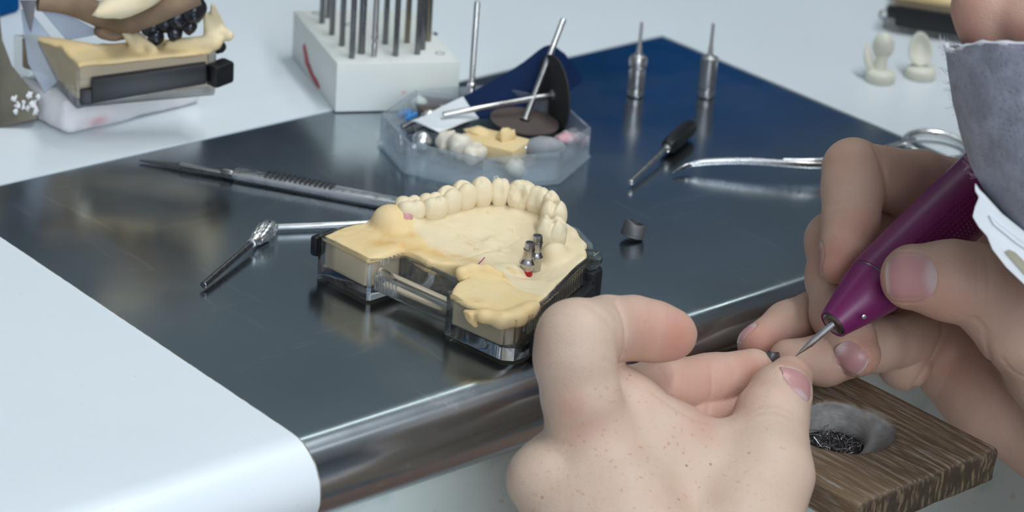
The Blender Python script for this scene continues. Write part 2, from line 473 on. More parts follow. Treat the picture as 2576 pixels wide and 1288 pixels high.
m.bump(m.noise(2.0, 4, 0.65, (1.0, 0.05, 1.0)), 0.7, 0.7)
m = Mat('worn_wood_end', (0.050, 0.037, 0.026), 0.8, spec=0.2); MT['woodend'] = m.m
m.mix(m.ramp(m.noise(3.0, 3, 0.6, (1.0, 1.0, 0.25)), 0.52, 0.62, 0, 0.85), (0.18, 0.135, 0.085)); m.bump(m.noise(2.0, 4, 0.7, (1, 1, 0.3)), 0.5, 0.7)
m = Mat('dusty_hollow', (0.26, 0.245, 0.235), 0.9); MT['hollow'] = m.m
m.mix(m.ramp(m.noise(8, 4), 0.42, 0.62, 0, 0.8), (0.13, 0.12, 0.115)); m.bump(m.noise(1.6, 4), 0.3, 0.5)
m = Mat('grey_felt', (0.22, 0.228, 0.275), 0.95, spec=0.1); MT['felt'] = m.m
m.mix(m.ramp(m.noise(9, 4, 0.6), 0.42, 0.68, 0, 0.75), (0.36, 0.38, 0.46))
m.mix(m.ramp(m.voro(1.35), 0.28, 0.16, 0, 0.6), (0.09, 0.09, 0.115))
m.bump(m.voro(1.35), 0.3, 0.5); m.bump(m.noise(0.7, 3), 0.15, 0.5); m.set(Sheen_Weight=0.35)
m = Mat('white_felt_edge', (0.66, 0.67, 0.71), 0.95, spec=0.1); MT['feltedge'] = m.m; m.bump(m.noise(0.6, 3), 0.3, 0.8); m.set(Sheen_Weight=0.3)
m = Mat('white_valve_plastic', (0.78, 0.80, 0.83), 0.4); MT['valve'] = m.m; m.bump(m.noise(3, 2), 0.05, 0.2)
m = Mat('beige_membrane', (0.36, 0.33, 0.23), 0.5); MT['membrane'] = m.m; m.bump(m.noise(1, 2), 0.05, 0.3)
m = Mat('shirt_cloth', (0.42, 0.44, 0.47), 0.9, spec=0.1); MT['shirt'] = m.m; m.bump(m.noise(2, 3), 0.3, 0.5); m.set(Sheen_Weight=0.2)
m = Mat('skin', (0.60, 0.455, 0.355), 0.5, spec=0.35); MT['skin'] = m.m
m.mix(m.ramp(m.noise(11, 4), 0.40, 0.68, 0, 0.40), (0.58, 0.39, 0.31))
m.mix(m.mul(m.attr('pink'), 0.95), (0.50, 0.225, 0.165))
m.mix(m.mul(m.ramp(m.noise(1.5, 2, 0.4), 0.64, 0.71, 0, 0.55), m.attr('freckle')), (0.45, 0.22, 0.12))
m.mix(m.mul(m.ramp(m.voro(7.5), 0.075, 0.055, 0, 0.7), m.attr('freckle')), (0.20, 0.085, 0.05))
m.bump(m.voro(0.8, 'DISTANCE_TO_EDGE'), 0.22, 0.65)
m.bump(m.noise(0.9, 3, 0.6, (1, 1, 0.5)), 0.12, 0.5)
m.bump(m.noise(2.6, 4, 0.65, (1, 1, 0.45)), 0.35, 0.5)
m.set(Subsurface_Weight=0.22, Subsurface_Radius=(1.0, 0.36, 0.18), Subsurface_Scale=0.0026)
m = Mat('fingernail', (0.50, 0.26, 0.255), 0.36, spec=0.4); MT['nail'] = m.m
m.mix(m.attr('lunula'), (0.56, 0.44, 0.44)); m.mix(m.attr('nailtip'), (0.58, 0.50, 0.44))
m.bump(m.noise(1.0, 2, 0.5), 0.03, 0.25); m.set(Subsurface_Weight=0.2, Subsurface_Radius=(1, 0.4, 0.3), Subsurface_Scale=0.0015)
m = Mat('bristle', (0.03, 0.032, 0.036), 0.6); MT['bristle'] = m.m; m.bump(m.noise(0.5, 2), 0.05, 0.3)
m = Mat('lamp_housing', (0.6, 0.62, 0.62), 0.4); MT['housing'] = m.m; m.bump(m.noise(6, 2), 0.05, 0.2)
m = Mat('fluorescent_tube', (0.9, 0.95, 0.9), 0.4); MT['tube'] = m.m; m.emit((0.88, 1.0, 0.92), 7.5)
m = Mat('ceiling_diffuser', (0.9, 0.95, 0.95), 0.4); MT['diffuser'] = m.m; m.emit((0.92, 0.97, 1.0), 1.0)
m = Mat('window_glow', (0.8, 0.85, 0.9), 0.3); MT['pane'] = m.m; m.emit((0.80, 0.90, 1.0), 1.5)
m = Mat('dark_reflection_panel', (0.028, 0.036, 0.05), 0.5); MT['reflpanel'] = m.m; m.bump(m.noise(20, 2), 0.1, 0.2)  # for the added panel that darkens what the steel mirrors
m = Mat('hair_brown', (0.05, 0.035, 0.025), 0.6); MT['hair'] = m.m; m.bump(m.noise(1.5, 3, 0.5, (1, 1, 0.2)), 0.5, 0.6)

# ---------------------------------------------------------------- room
def slab(name, lo, hi, mat):
    c = (np.array(lo) + np.array(hi)) / 2
    o = MB().box(np.array(lo) - c, np.array(hi) - c).build(name, mat, None, 30)
    o.location = tuple(c * MM)
    return tag(o, kind='structure')
X0, X1, Y0, Y1, ZF, ZC = -1900, 1700, -2000, 640, -760, 1690
slab('floor', (X0, Y0, ZF - 40), (X1, Y1, ZF), MT['floor'])
slab('ceiling', (X0, Y0, ZC), (X1, Y1, ZC + 40), MT['ceil'])
slab('wall_back', (X0, Y1, ZF), (X1, Y1 + 60, ZC), MT['wall'])
slab('wall_right', (X1, Y0, ZF), (X1 + 60, Y1, ZC), MT['wall'])
slab('wall_left', (X0 - 60, Y0, ZF), (X0, Y1, ZC), MT['wall_pale'])
wf = tag(bpy.data.objects.new('wall_front', None), kind='structure'); col.objects.link(wf)
for lo, hi in (((X0, Y0 - 60, ZF), (X1, Y0, 200)), ((X0, Y0 - 60, 1500), (X1, Y0, ZC)), ((X0, Y0 - 60, 200), (-1550, Y0, 1500)), ((50, Y0 - 60, 200), (X1, Y0, 1500))):
    MB().box(lo, hi).build('wall_panel', MT['wall_pale'], wf, 30)
w1 = tag(bpy.data.objects.new('window_1', None), kind='structure'); col.objects.link(w1)
fr = MB()
for lo, hi in (((-1550, Y0 - 40, 200), (-1500, Y0 + 10, 1500)), ((0, Y0 - 40, 200), (50, Y0 + 10, 1500)), ((-1550, Y0 - 40, 200), (50, Y0 + 10, 250)), ((-1550, Y0 - 40, 1450), (50, Y0 + 10, 1500)), ((-775, Y0 - 40, 200), (-725, Y0 + 10, 1500))):
    fr.box(lo, hi, 4)
fr.build('window_frame', MT['housing'], w1, 30)
for a, b in ((-1500, -775), (-725, 0)):
    MB().box((a, Y0 - 34, 250), (b, Y0 - 28, 1450)).build('pane', MT['pane'], w1, 30)

# ---------------------------------------------------------------- workbench
XL, XR, YB, YF, RB = -129.6, 225.4, 163.2, -50.6, 15.0
def bench_profile(y_back, drop=0.0, n=22):
    p = [(y_back, -30.0), (y_back, -drop), (YF + 60, -drop), (YF + 20, -drop)]
    for q in np.linspace(0, math.pi, n):
        p.append((YF - (RB - drop) * math.sin(q), -RB + (RB - drop) * math.cos(q)))
    return p
def extrude_x(prof, x0, x1):
    n = len(prof); V = [(x0, y, z) for y, z in prof] + [(x1, y, z) for y, z in prof]
    F = [list(range(n)), list(range(n, 2 * n))[::-1]] + [[i, n + i, n + (i + 1) % n, (i + 1) % n] for i in range(n)]
    return V, F
bench = thing('workbench', 'white laminate workbench with rounded front edge and inset steel sheet', 'workbench', (0, 0, -760))
BO = np.array([0, 0, -760.0])
def bpart(name, mb, mat, **kw): return mb.build(name, mat, bench, base=BO, **kw)
bpart('worktop', MB().add(*extrude_x(bench_profile(630), -900, XL)), MT['white'], smooth=35)
bpart('worktop', MB().add(*extrude_x(bench_profile(630), XR, 1000)), MT['white'], smooth=35)
bpart('worktop', MB().box((XL - 0.01, YB, -30), (XR + 0.01, 630, 0)), MT['white'], smooth=35)
tag(bpart('steel_sheet', MB().add(*extrude_x(bench_profile(YB - 0.5, 0.5, 26), XL + 0.5, XR - 0.5)), MT['steel'], smooth=35), 'scratched brushed steel sheet wrapped over the bench edge')
d = MB(); d.add(*extrude_x(bench_profile(YB, 0.40, 22), XL - 0.02, XL + 0.75)); bpart('joint', d, MT['dirt'], smooth=35)
d = MB(); d.add(*extrude_x(bench_profile(YB, 0.75, 22), XR - 0.52, XR + 0.02)); bpart('joint', d, MT['dirt'], smooth=35)
bpart('front_panel', MB().box((-900, YF + 6, -700), (1000, YF + 24, -29)), MT['panel'], smooth=30)
for x in (-880, 960):
    bpart('leg', MB().box((x, YF + 30, -760), (x + 40, 610, -30), 2), MT['housing'], smooth=30)

slab('reflection_panel_1', (-900, 622, 0.5), (535, 639, 262), MT['reflpanel'])  # unseen dark panel added so the steel reflects darker at the left
# lamp and cabinet that stand behind the picture and show in the steel
lamp = thing('bench_lamp', 'fluorescent tube lamp hung over the back of the bench', 'lamp', (250, 330, 640))
MB().box((-560, -45, 30), (560, 45, 60), 6).build('housing', MT['housing'], lamp, 30)
MB().tube([(-520, 0, 12), (520, 0, 12)], 7, 20).build('tube', MT['tube'], lamp, 40)
for x in (-530, 530):
    MB().box((x - 12, -16, -6), (x + 12, 16, 32), 3).build('tube_holder', MT['housing'], lamp, 30)
    MB().tube([(x * 0.8, 0, 58), (x * 0.8, 0, 1050)], 2.5, 8).build('hanger', MT['satin'], lamp, 40)
cab = thing('parts_cabinet', 'blue parts cabinet standing at the back of the bench', 'cabinet', (700, 560, 0))
MB().box((-152, -55, 0), (152, 60, 262), 3).build('body', MT['blue'], cab, 30)
for i in range(3):
    for j in range(3):
        dr = MB().box((-148 + j * 99.5, -63, 6 + i * 84), (-148 + j * 99.5 + 97, -50, 6 + i * 84 + 81), 3).build('drawer', MT['blue'], cab, 30)
        MB().box((-148 + j * 99.5 + 34, -70, 42 + i * 84), (-148 + j * 99.5 + 62, -62, 48 + i * 84), 2).build('pull', MT['blue'], dr, 30)
cl = thing('ceiling_light', 'long flat ceiling light above the bench', 'ceiling light', (300, -420, 1640))
MB().box((-780, -110, 0), (780, 110, 45), 4).build('housing', MT['housing'], cl, 30)
MB().box((-760, -90, -6), (760, 90, 2), 2).build('diffuser', MT['diffuser'], cl, 30)
# ---------------------------------------------------------------- dental model in its clear tray
TO = np.array([-56.185, 38.222, 0.0])
TE1 = np.array([0.13303517, -0.99111132, 0.0]); TE2 = np.array([0.99111132, 0.13303517, 0.0])
TROT = math.atan2(TE1[1], TE1[0])
def TL(px, py, z):
    w = W(px, py, z) - TO
    return np.array([w @ TE1, w @ TE2, z])

def poly_sd(P2, poly):
    poly = np.asarray(poly, float); n = len(poly)
    d = np.full(len(P2), 1e18); sgn = np.ones(len(P2))
    for i in range(n):
        a = poly[i]; b = poly[i - 1]; e = b - a; w = P2 - a
        t = np.clip((w @ e) / (e @ e), 0, 1); q = w - t[:, None] * e
        d = np.minimum(d, (q * q).sum(1))
        c1 = P2[:, 1] >= a[1]; c2 = P2[:, 1] < b[1]; c3 = e[0] * w[:, 1] > e[1] * w[:, 0]
        fl = (c1 & c2 & c3) | (~c1 & ~c2 & ~c3); sgn[fl] *= -1
    return sgn * np.sqrt(d)

def set_attr(me, name, vals):
    a = me.attributes.new(name, 'FLOAT', 'POINT'); a.data.foreach_set('value', np.asarray(vals, np.float32))

def rbf(pts):
    pts = np.asarray(pts, float); c = pts[:, :2]; n = len(c)
    r = np.linalg.norm(c[:, None] - c[None], axis=-1)
    A = np.zeros((n + 3, n + 3)); A[:n, :n] = r + np.eye(n) * 0.4; A[:n, n] = 1; A[:n, n + 1:] = c; A[n, :n] = 1; A[n + 1:, :n] = c.T
    x = np.linalg.solve(A, np.concatenate([pts[:, 2], [0, 0, 0]]))
    def f(q):
        out = np.empty(len(q))
        for i in range(0, len(q), 40000):
            s = q[i:i + 40000]; out[i:i + 40000] = np.linalg.norm(s[:, None] - c[None], axis=-1) @ x[:n] + x[n] + s @ x[n + 1:]
        return out
    return f

model = thing('dental_model', 'cream plaster jaw model with two metal abutments in a clear plastic tray', 'dental model', TO, TROT)

TEETH = [  # px, py, z of the crown's middle, width along the arch, depth, height, kind
    (1031, 531, 20.8, 10.0, 10.4, 9.0, 'molar'), (1089, 524, 21.3, 9.4, 10.0, 9.5, 'molar'), (1129, 509, 22.0, 8.2, 9.2, 10.5, 'premolar'),
    (1167, 497, 22.5, 8.2, 9.4, 11, 'premolar'), (1211, 488, 23.0, 7.8, 8.2, 11.5, 'canine'), (1257, 487, 23.0, 6.6, 6.8, 11, 'incisor'),
    (1311, 495, 22.6, 9.6, 8.2, 11.5, 'broken'), (1353, 510, 22.0, 8.0, 7.4, 11.5, 'incisor'), (1384, 521, 21.8, 6.8, 7.2, 11, 'canine'),
    (1392, 549, 21.0, 8.8, 9.4, 12, 'premolar'), (1386, 597, 18.6, 10.6, 10.6, 14.5, 'stump')]
TC = [TL(*t[:3]) for t in TEETH]

ctrl = [TL(*p) for p in [
    (812, 592, 15.0), (925, 648, 14.9), (1018, 628, 15.2), (870, 588, 15.6), (950, 600, 16.2), (900, 615, 15.7), (938, 563, 16.4), (980, 605, 16.6), (1000, 610, 16.8),
    (1045, 562, 18.6), (1090, 549, 18.7), (1130, 533, 18.8), (1170, 524, 18.8), (1210, 520, 18.8), (1260, 516, 18.7), (1310, 529, 18.6), (1345, 540, 18.2), (1365, 565, 17.5),
    (1080, 600, 17.0), (1150, 585, 16.8), (1220, 580, 16.6), (1280, 585, 16.2), (1110, 620, 16.0), (1200, 630, 14.6), (1140, 640, 14.8), (1250, 630, 14.2), (1290, 610, 15.4),
    (1040, 637, 15.8), (1090, 645, 15.0), (1300, 645, 14.0), (1330, 620, 14.4), (1290, 660, 13.6), (1345, 672, 11.7), (1322, 693, 11.5), (1375, 665, 12.4), (1405, 655, 14.0),
    (1440, 640, 14.8), (1445, 600, 15.4), (1400, 700, 14.6), (1370, 735, 15.0), (1330, 725, 14.4), (1280, 675, 15.2), (1300, 695, 14.6),
    (1240, 740, 15.9), (1140, 750, 15.1), (1300, 790, 15.3), (1180, 720, 16.2), (1210, 690, 17.0), (1260, 700, 16.2), (1360, 760, 15.2), (1200, 790, 15.2), (1380, 640, 14.2)]]
ctrl += [np.array(p, float) for p in [(6, 26, 16), (14, 46, 16.4), (26, 63, 16.6), (40, 70, 16.6), (54, 69, 16.4), (64, 64, 16), (72, 56, 15.4)]]
ctrl += [np.array([c[0], c[1], 18.2]) for c in TC[:10]]
hfun = rbf(ctrl)
TOP = [(1.8, 2.2), (5, 1.2), (25.8, -0.6), (27.2, 5), (28.6, 13.5), (33, 14.2), (39, 13.6), (44, 16), (49, 19.5), (54, 20.5), (57, 17), (58.6, 10), (59.8, 4), (62.5, 0.2), (70, -0.9), (80, -0.6),
       (87, 1.2), (89, 4.5), (88, 10), (83.8, 23), (78, 38), (74, 49), (72, 57), (65, 66), (54, 72), (40, 73), (27, 68), (15.5, 54), (7.6, 30), (2.2, 11)]
lipA = [TL(*p) for p in [(1170, 785, 13.8), (1215, 797, 14.2), (1260, 808, 13.8), (1300, 800, 14.0), (1330, 782, 14.4), (1345, 772, 14.6)]]
flap = [TL(*p) for p in [(1162, 700, 15.0), (1160, 686, 16.5), (1185, 678, 17.2), (1225, 680, 17.3), (1258, 692, 16.8)]]
tub = TL(985, 556, 18.0)
def plaster_sdf(P):
    h = hfun(P[:, :2]) + 0.28 * vnoise(P, 5.0, 3) + 0.12 * vnoise(P, 1.6, 5)
    # folds of the palate behind the front teeth
    pal = np.exp(-(((P[:, 0] - 46) / 8) ** 2 + ((P[:, 1] - 43) / 9) ** 2))
    h = h + pal * (1.5 * vnoise(P * np.array([1, 1, 0.2]), 4.6, 8) + 0.8 * vnoise(P, 2.0, 9))
    d2 = poly_sd(P[:, :2] + 0.5 * np.stack([vnoise(P, 4, 1), vnoise(P, 4, 2)], 1), TOP)
    up = P[:, 2] - h
    k = 1.6
    a = np.maximum(up * 0.85, d2); hh = np.maximum(k - np.abs(up * 0.85 - d2), 0) / k; d = a + hh * hh * k * 0.25
    bridge = np.exp(-(((P[:, 0] - 44) / 13) ** 2 + ((P[:, 1] - 20) / 13) ** 2))
    low = np.exp(-(((P[:, 0] - 66) / 11) ** 2 + ((P[:, 1] - 40) / 13) ** 2))
    d = np.maximum(d, (13.3 - 3.2 * bridge - 3.4 * np.minimum(1, 1.6 * low)) - P[:, 2])
    d = smin(d, ellip(P, tub, (7.0, 6.4, 5.6)), 3.5)
    d = smin(d, ellip(P, TL(1022, 560, 17.2), (5.2, 4.5, 4.0)), 3)
    d = smin(d, chain(P, lipA, [0.8, 1.7, 2.1, 2.3, 1.9, 1.1], 2.0), 3.4)
    d = smin(d, chain(P, flap, [1.5, 1.7, 1.9, 1.8, 1.3], 1.5), 1.6)
    d = smin(d, cone(P, TL(1178, 797, 13.4), TL(1196, 818, 10.4), 1.4, 0.9), 1.6)
    for t, c in list(zip(TEETH, TC))[:10]:        # gum collars round the necks
        d = smin(d, ellip(P, (c[0], c[1], 16.6), (t[3] * 0.52, t[3] * 0.52, 3.0)), 2.2)
    d = smin(d, ellip(P, TL(1395, 640, 14.5), (4.2, 4.8, 4.5)), 3)
    d = smin(d, ellip(P, TL(1285, 683, 14.0), (5.0, 4.0, 2.4)), 2.0)
    # step where the cut slab ends in front of the abutments
    d = d + 0.35 * np.exp(-(polyline_dist(P, STEP) / 0.5) ** 2)
    d = d + 0.45 * np.exp(-(polyline_dist(P, EDGE) / 0.45) ** 2)
    return d
STEP = [TL(*p) for p in [(1258, 694, 16.6), (1285, 716, 15.4), (1325, 734, 14.6), (1376, 745, 15.0)]]
EDGE = [TL(*p) for p in [(1040, 575, 18), (1062, 600, 17.4), (1090, 628, 16), (1150, 652, 15), (1200, 640, 14.6), (1260, 625, 14.4), (1310, 600, 15.2)]]
V, F = sdf_mesh(plaster_sdf, (-3, -6, 8), (94, 78, 28), 0.55, 4, 2.0)
me = mesh_from(V, F, True, 'plaster_arch')
CRP = [TL(x, y, 16)[:2] for x, y in [(1020, 552), (1040, 585), (1066, 608), (1110, 634), (1160, 655), (1265, 692), (1300, 718), (1376, 742), (1450, 680)]] + [(80, 70), (45, 78), (10, 60)]
arch = np.clip(0.5 - poly_sd(V[:, :2] + 0.8 * np.stack([vnoise(V, 4, 21), vnoise(V, 4, 22)], 1), CRP) / 1.6, 0, 1)
set_attr(me, 'cream', np.clip(arch, 0, 1) * 0.95)
RIM = [TL(*p) for p in [(950, 612, 16), (1000, 612, 16.5), (1040, 625, 15.8), (1100, 645, 14), (1160, 658, 13.6), (1200, 668, 13.6)]]
RIM2 = [TL(*p) for p in [(955, 575, 17), (985, 596, 17), (1030, 590, 17.5)]]
RIM3 = [TL(*p) for p in [(1155, 700, 15), (1200, 685, 16.5), (1260, 692, 16.5)]]
RIM4 = [TL(*p) for p in [(1180, 806, 13), (1240, 808, 13), (1300, 806, 13)]]
org = np.maximum(np.exp(-(polyline_dist(V, RIM) / 3.2) ** 2), np.maximum(0.8 * np.exp(-(polyline_dist(V, RIM2) / 2.4) ** 2), np.maximum(0.7 * np.exp(-(polyline_dist(V, RIM3) / 2.0) ** 2), 0.6 * np.exp(-(polyline_dist(V, RIM4) / 2.2) ** 2))))
set_attr(me, 'orange', org)
link('plaster_arch', me, MT['plaster'], model)

def tooth_mesh(w, dp, h, kind, seed):
    n = 19; bm = bmesh.new(); bmesh.ops.create_cube(bm, size=2.0)
    bmesh.ops.subdivide_edges(bm, edges=list(bm.edges), cuts=n, use_grid_fill=True)
    V = np.array([v.co for v in bm.verts]); F = [[v.index for v in f.verts] for f in bm.faces]; bm.free()
    U = V / np.linalg.norm(V, axis=1)[:, None]
    pw = {'molar': 3.4, 'premolar': 2.9, 'canine': 2.7, 'incisor': 3.2, 'broken': 3.2, 'stump': 2.9}[kind]
    Q = U / (np.abs(U) ** pw).sum(1)[:, None] ** (1 / pw)
    x, y, z = Q.T
    neck = 1 - 0.34 * np.clip(-z, 0, 1) ** 1.2
    x2, y2 = x * neck, y * neck
    top = np.clip(z, 0, 1) ** 0.7
    dz = np.zeros_like(z)
    if kind in ('molar', 'stump'):
        dz = top * (0.10 * np.exp(-((np.abs(x) - .5) ** 2 + (np.abs(y) - .5) ** 2) / .16) - 0.24 * np.exp(-((y + .1 * np.sin(4 * x)) ** 2) / .03) - 0.10 * np.exp(-((x - .1) ** 2) / .02))
    elif kind == 'premolar':
        dz = top * (0.10 * np.exp(-((np.abs(y) - .5) ** 2 + x * x) / .2) - 0.24 * np.exp(-((y + .12 * np.cos(4 * x)) ** 2) / .03))
    elif kind == 'canine':
        dz = top * (0.12 * np.exp(-((y + .1) ** 2 + x * x) / .25) - 0.12 * np.exp(-((y - .4) ** 2 + (np.abs(x) - .35) ** 2) / .05))
        y2 = y2 * (1 - 0.18 * np.clip(z, 0, 1))
    else:
        y2 = y2 * (1 - 0.30 * np.clip(z, 0, 1)) - 0.12 * np.clip(z, 0, 1)
        x2 = x2 * (1 + 0.05 * z); dz = top * (-0.05 * np.exp(-(x - .1) ** 2 / .02))
        y2 = y2 - 0.14 * np.exp(-(x ** 2 / .12 + (z - .2) ** 2 / .25)) * (y > 0.2)
    P = np.stack([x2 * w / 2, y2 * dp / 2, (z + dz) * h / 2], 1)
    nz = 0.12 if kind not in ('broken', 'stump') else 0.45
    nr = vnoise(P, 2.4, seed) * nz + vnoise(P, 1.0, seed + 3) * nz * 0.45
    if kind == 'broken': nr = nr - 0.9 * np.exp(-((x - .1) ** 2 / .2 + (z - .2) ** 2 / .2)) * (y > 0.1) + 0.5 * np.exp(-((x + .3) ** 2 / .03 + (z - .1) ** 2 / .08)) * (y > 0.1)
    P = P + U * nr[:, None]
    return P, F
for i, (t, c) in enumerate(zip(TEETH, TC)):
    a = TC[max(i - 1, 0)]; b = TC[min(i + 1, len(TC) - 1)]; tg = (b - a)[:2]; tg /= np.linalg.norm(tg)
    P, F = tooth_mesh(t[3], t[4], t[5], t[6], i)
    ny = np.array([tg[1], -tg[0]])                    # towards the palate
    if ny @ (np.array([45, 30]) - c[:2]) < 0: ny = -ny
    Q = np.stack([c[0] + P[:, 0] * tg[0] + P[:, 1] * ny[0], c[1] + P[:, 0] * tg[1] + P[:, 1] * ny[1], c[2] + P[:, 2]], 1)
    mb = MB().add(Q, F); mb.build('tooth', MT['cream'], model, smooth=75)
for px, py, z, r in [(1071, 542, 19.2, 1.2), (1150, 519, 19.4, 0.9), (1161, 510, 19.6, 0.8), (1196, 500, 19.8, 0.8), (1234, 500, 20, 1.0), (1273, 500, 20, 1.0), (1326, 516, 19.8, 1.0), (1358, 533, 19.0, 0.8)]:
    c = TL(px, py, z); mb = MB(); mb.lathe([(0.15 * r, -r), (0.8 * r, -0.6 * r), (r, 0), (0.8 * r, 0.6 * r), (0.15 * r, r)], 12, frame(c, (0.5, 0.6, 0.7)))
    mb.build('wax_bead', MT['magenta'], model, 60)
def blob(c, r, axes=None, seed=0, amp=0.1, n=10):
    bm = bmesh.new(); bmesh.ops.create_icosphere(bm, subdivisions=3, radius=1.0)
    U = np.array([v.co for v in bm.verts]); F = [[v.index for v in f.verts] for f in bm.faces]; bm.free()
    s = 1 + amp * vnoise(U * 10, 7.0, seed) + 0.5 * amp * vnoise(U * 10, 3.0, seed + 1)
    P = U * s[:, None] * np.asarray(r, float)
    if axes is not None: P = P @ np.asarray(axes)
    return P + np.asarray(c, float), F
MB().add(*blob(TL(1022, 546, 20.6), (2.4, 2.6, 1.6), None, 4, 0.2)).build('wax_patch', MT['pink'], model, 70)

# plaster poured in the arms, seen through the clear tray
MB().prism([(4.0, 1.6), (24.6, 0.1), (26.2, 10), (26.5, 30), (28, 46), (22, 58), (9.5, 32), (3.0, 9)], 4.6, 14.6).build('plaster_fill', MT['tan'], model, 40, bevel=0.6)
MB().prism([(63.4, 1.4), (84.8, 1.6), (87.0, 5), (81.8, 22.5), (62.6, 22)], 4.6, 14.2).build('plaster_fill', MT['tan'], model, 40, bevel=0.6)
MB().prism([(81.6, 23), (76, 38), (70, 52), (60, 46), (62, 22.5)], 4.6, 10.6).build('plaster_fill', MT['tan'], model, 40, bevel=0.6)
OUT = [(0, 1.4), (1.4, 0), (26.4, -1.5), (27.4, -0.4), (28.6, 14.4), (30.5, 26), (36, 37), (44.5, 41), (53, 37), (58.5, 26), (60, 14.4), (60.4, 1.5), (61.2, 0), (86.5, 0), (89.5, 2.5), (90, 7), (85.2, 24), (79.6, 39), (75.6, 50),
       (73, 60), (65.5, 68), (54, 74), (40, 75), (26, 70), (13.5, 55), (6, 31), (0, 9)]
def inset_poly(poly, d):
    P = np.asarray(poly, float); a = P - np.roll(P, 1, 0); b = np.roll(P, -1, 0) - P
    na = np.stack([-a[:, 1], a[:, 0]], 1) / np.linalg.norm(a, axis=1)[:, None]; nb = np.stack([-b[:, 1], b[:, 0]], 1) / np.linalg.norm(b, axis=1)[:, None]
    m_ = na + nb; m_ /= np.linalg.norm(m_, axis=1)[:, None]; return P + m_ * (d / np.clip((m_ * na).sum(1), 0.5, 1))[:, None]
INP = inset_poly(OUT, 1.7); n_ = len(OUT)
def rim_z(x, y): return 10.5 if (28 < x < 61 and 16 < y < 46) else (13.0 if (28 < x < 61 and y > 10 and y < 46) else 15.0)
V = [(x, y, 0.3) for x, y in OUT] + [(x, y, rim_z(x, y)) for x, y in OUT] + [(x, y, rim_z(*OUT[i])) for i, (x, y) in enumerate(INP)] + [(x, y, 4.3) for x, y in INP]
F = [list(range(n_))[::-1]] + [[k * n_ + i, k * n_ + (i + 1) % n_, (k + 1) * n_ + (i + 1) % n_, (k + 1) * n_ + i] for k in range(3) for i in range(n_)] + [list(range(3 * n_, 4 * n_))]
MB().add(V, F).build('tray', MT['clear'], model, 30, bevel=0.45)
xb = MB()
xb.box((28, 0.2, 4.2), (61, 2.6, 9.6), 0.5); xb.tube([(28, 3.0, 10.4), (61, 3.0, 10.4)], 1.3, 14); xb.box((28, 2.2, 4.0), (61, 13.4, 5.4), 0.3)
xb.box((28, 11.6, 4.0), (61, 14.4, 13.6), 0.6)
xb.build('crossbar', MT['clear'], model, 40)
MB().box((30, 4.0, 5.5), (58.5, 10.8, 6.3), 0.3).build('plaster_film', MT['tan'], model, 40)
for i in range(13):
    q = spline([(29.4, 17), (31, 26.5), (36.5, 37.6), (44.5, 41.4), (52.5, 37.4)], 13)[i]
    MB().tube([(q[0], q[1], 2), (q[0], q[1], 10.2)], 0.55, 8).build('rib', MT['clear'], model, 40)
for i in range(22):
    q = np.array([89.8, 8.0]) + (np.array([76.0, 50.0]) - np.array([89.8, 8.0])) * i / 21
    MB().tube([(q[0] + .1, q[1], 8.6), (q[0] + .1, q[1], 14.6)], 0.5, 8).build('rib', MT['clear'], model, 40)
for i in range(6):
    MB().box((29.2 + i * 1.6, 0.8, 4.6), (29.9 + i * 1.6, 2.0, 9.2), 0.15).build('rib', MT['clear'], model, 40)
    MB().box((28.0, 2.8 + i * 1.9, 12.8), (29.3, 3.6 + i * 1.9, 14.6), 0.2).build('rib', MT['clear'], model, 40)
# black locking bars and the clear hinge knob
def bar(p0, p1, z0, z1, th):
    p0 = np.array(p0, float); p1 = np.array(p1, float); t = (p1 - p0) / np.linalg.norm(p1 - p0); nn = np.array([t[1], -t[0]])
    return [tuple(p0), tuple(p1), tuple(p1 + nn * th), tuple(p0 + nn * th)]
mb = MB().prism(bar((90.2, 8.5), (76.0, 53.5), 0, 0, 3.6), 1.0, 8.4)
mb.build('locking_bar', MT['black'], model, 40, bevel=0.8)
ring = MB(); C = TL(1483, 700, 7.0)
ring.lathe([(2.2, -6.0), (4.0, -6.0), (4.2, -5.4), (4.2, 3.6), (4.0, 4.2), (2.4, 4.2), (2.2, 3.6), (2.2, -6.0)], 28, frame((C[0], C[1], 6.6), (0, 0, 1)), cap=False)
ring.build('bar_eye', MT['black'], model, 40)
MB().prism([(79.5, 49), (C[0] + 3.4, C[1] - 1.5), (C[0] - 1, C[1] + 3.2), (74.2, 52.5)], 1.2, 8.0).build('bar_arm', MT['black'], model, 40, bevel=0.5)
MB().prism(bar((-0.2, 7.5), (13.0, 53.5), 0, 0, -3.4), 3.0, 9.4).build('locking_bar', MT['black'], model, 40, bevel=0.8)
MB().box((-3.4, 0.6, 6.2), (-0.2, 9.4, 13.4), 1.0).build('bar_tab', MT['black'], model, 40)
kn = MB(); C = TL(1482, 655, 13.0)
kn.lathe([(0.3, -4.2), (2.6, -4.0), (3.4, -1.6), (4.4, -0.2), (4.6, 0.9), (4.2, 1.7), (3.0, 1.4), (0.3, 0.8)], 28, frame(C, (0.12, -0.2, 1.0)))
kn.build('hinge_knob', MT['clear'], model, 50)
MB().tube([TL(1440, 664, 11.5), TL(1470, 662, 12.0)], 1.7, 14).build('knob_stem', MT['clear'], model, 40)
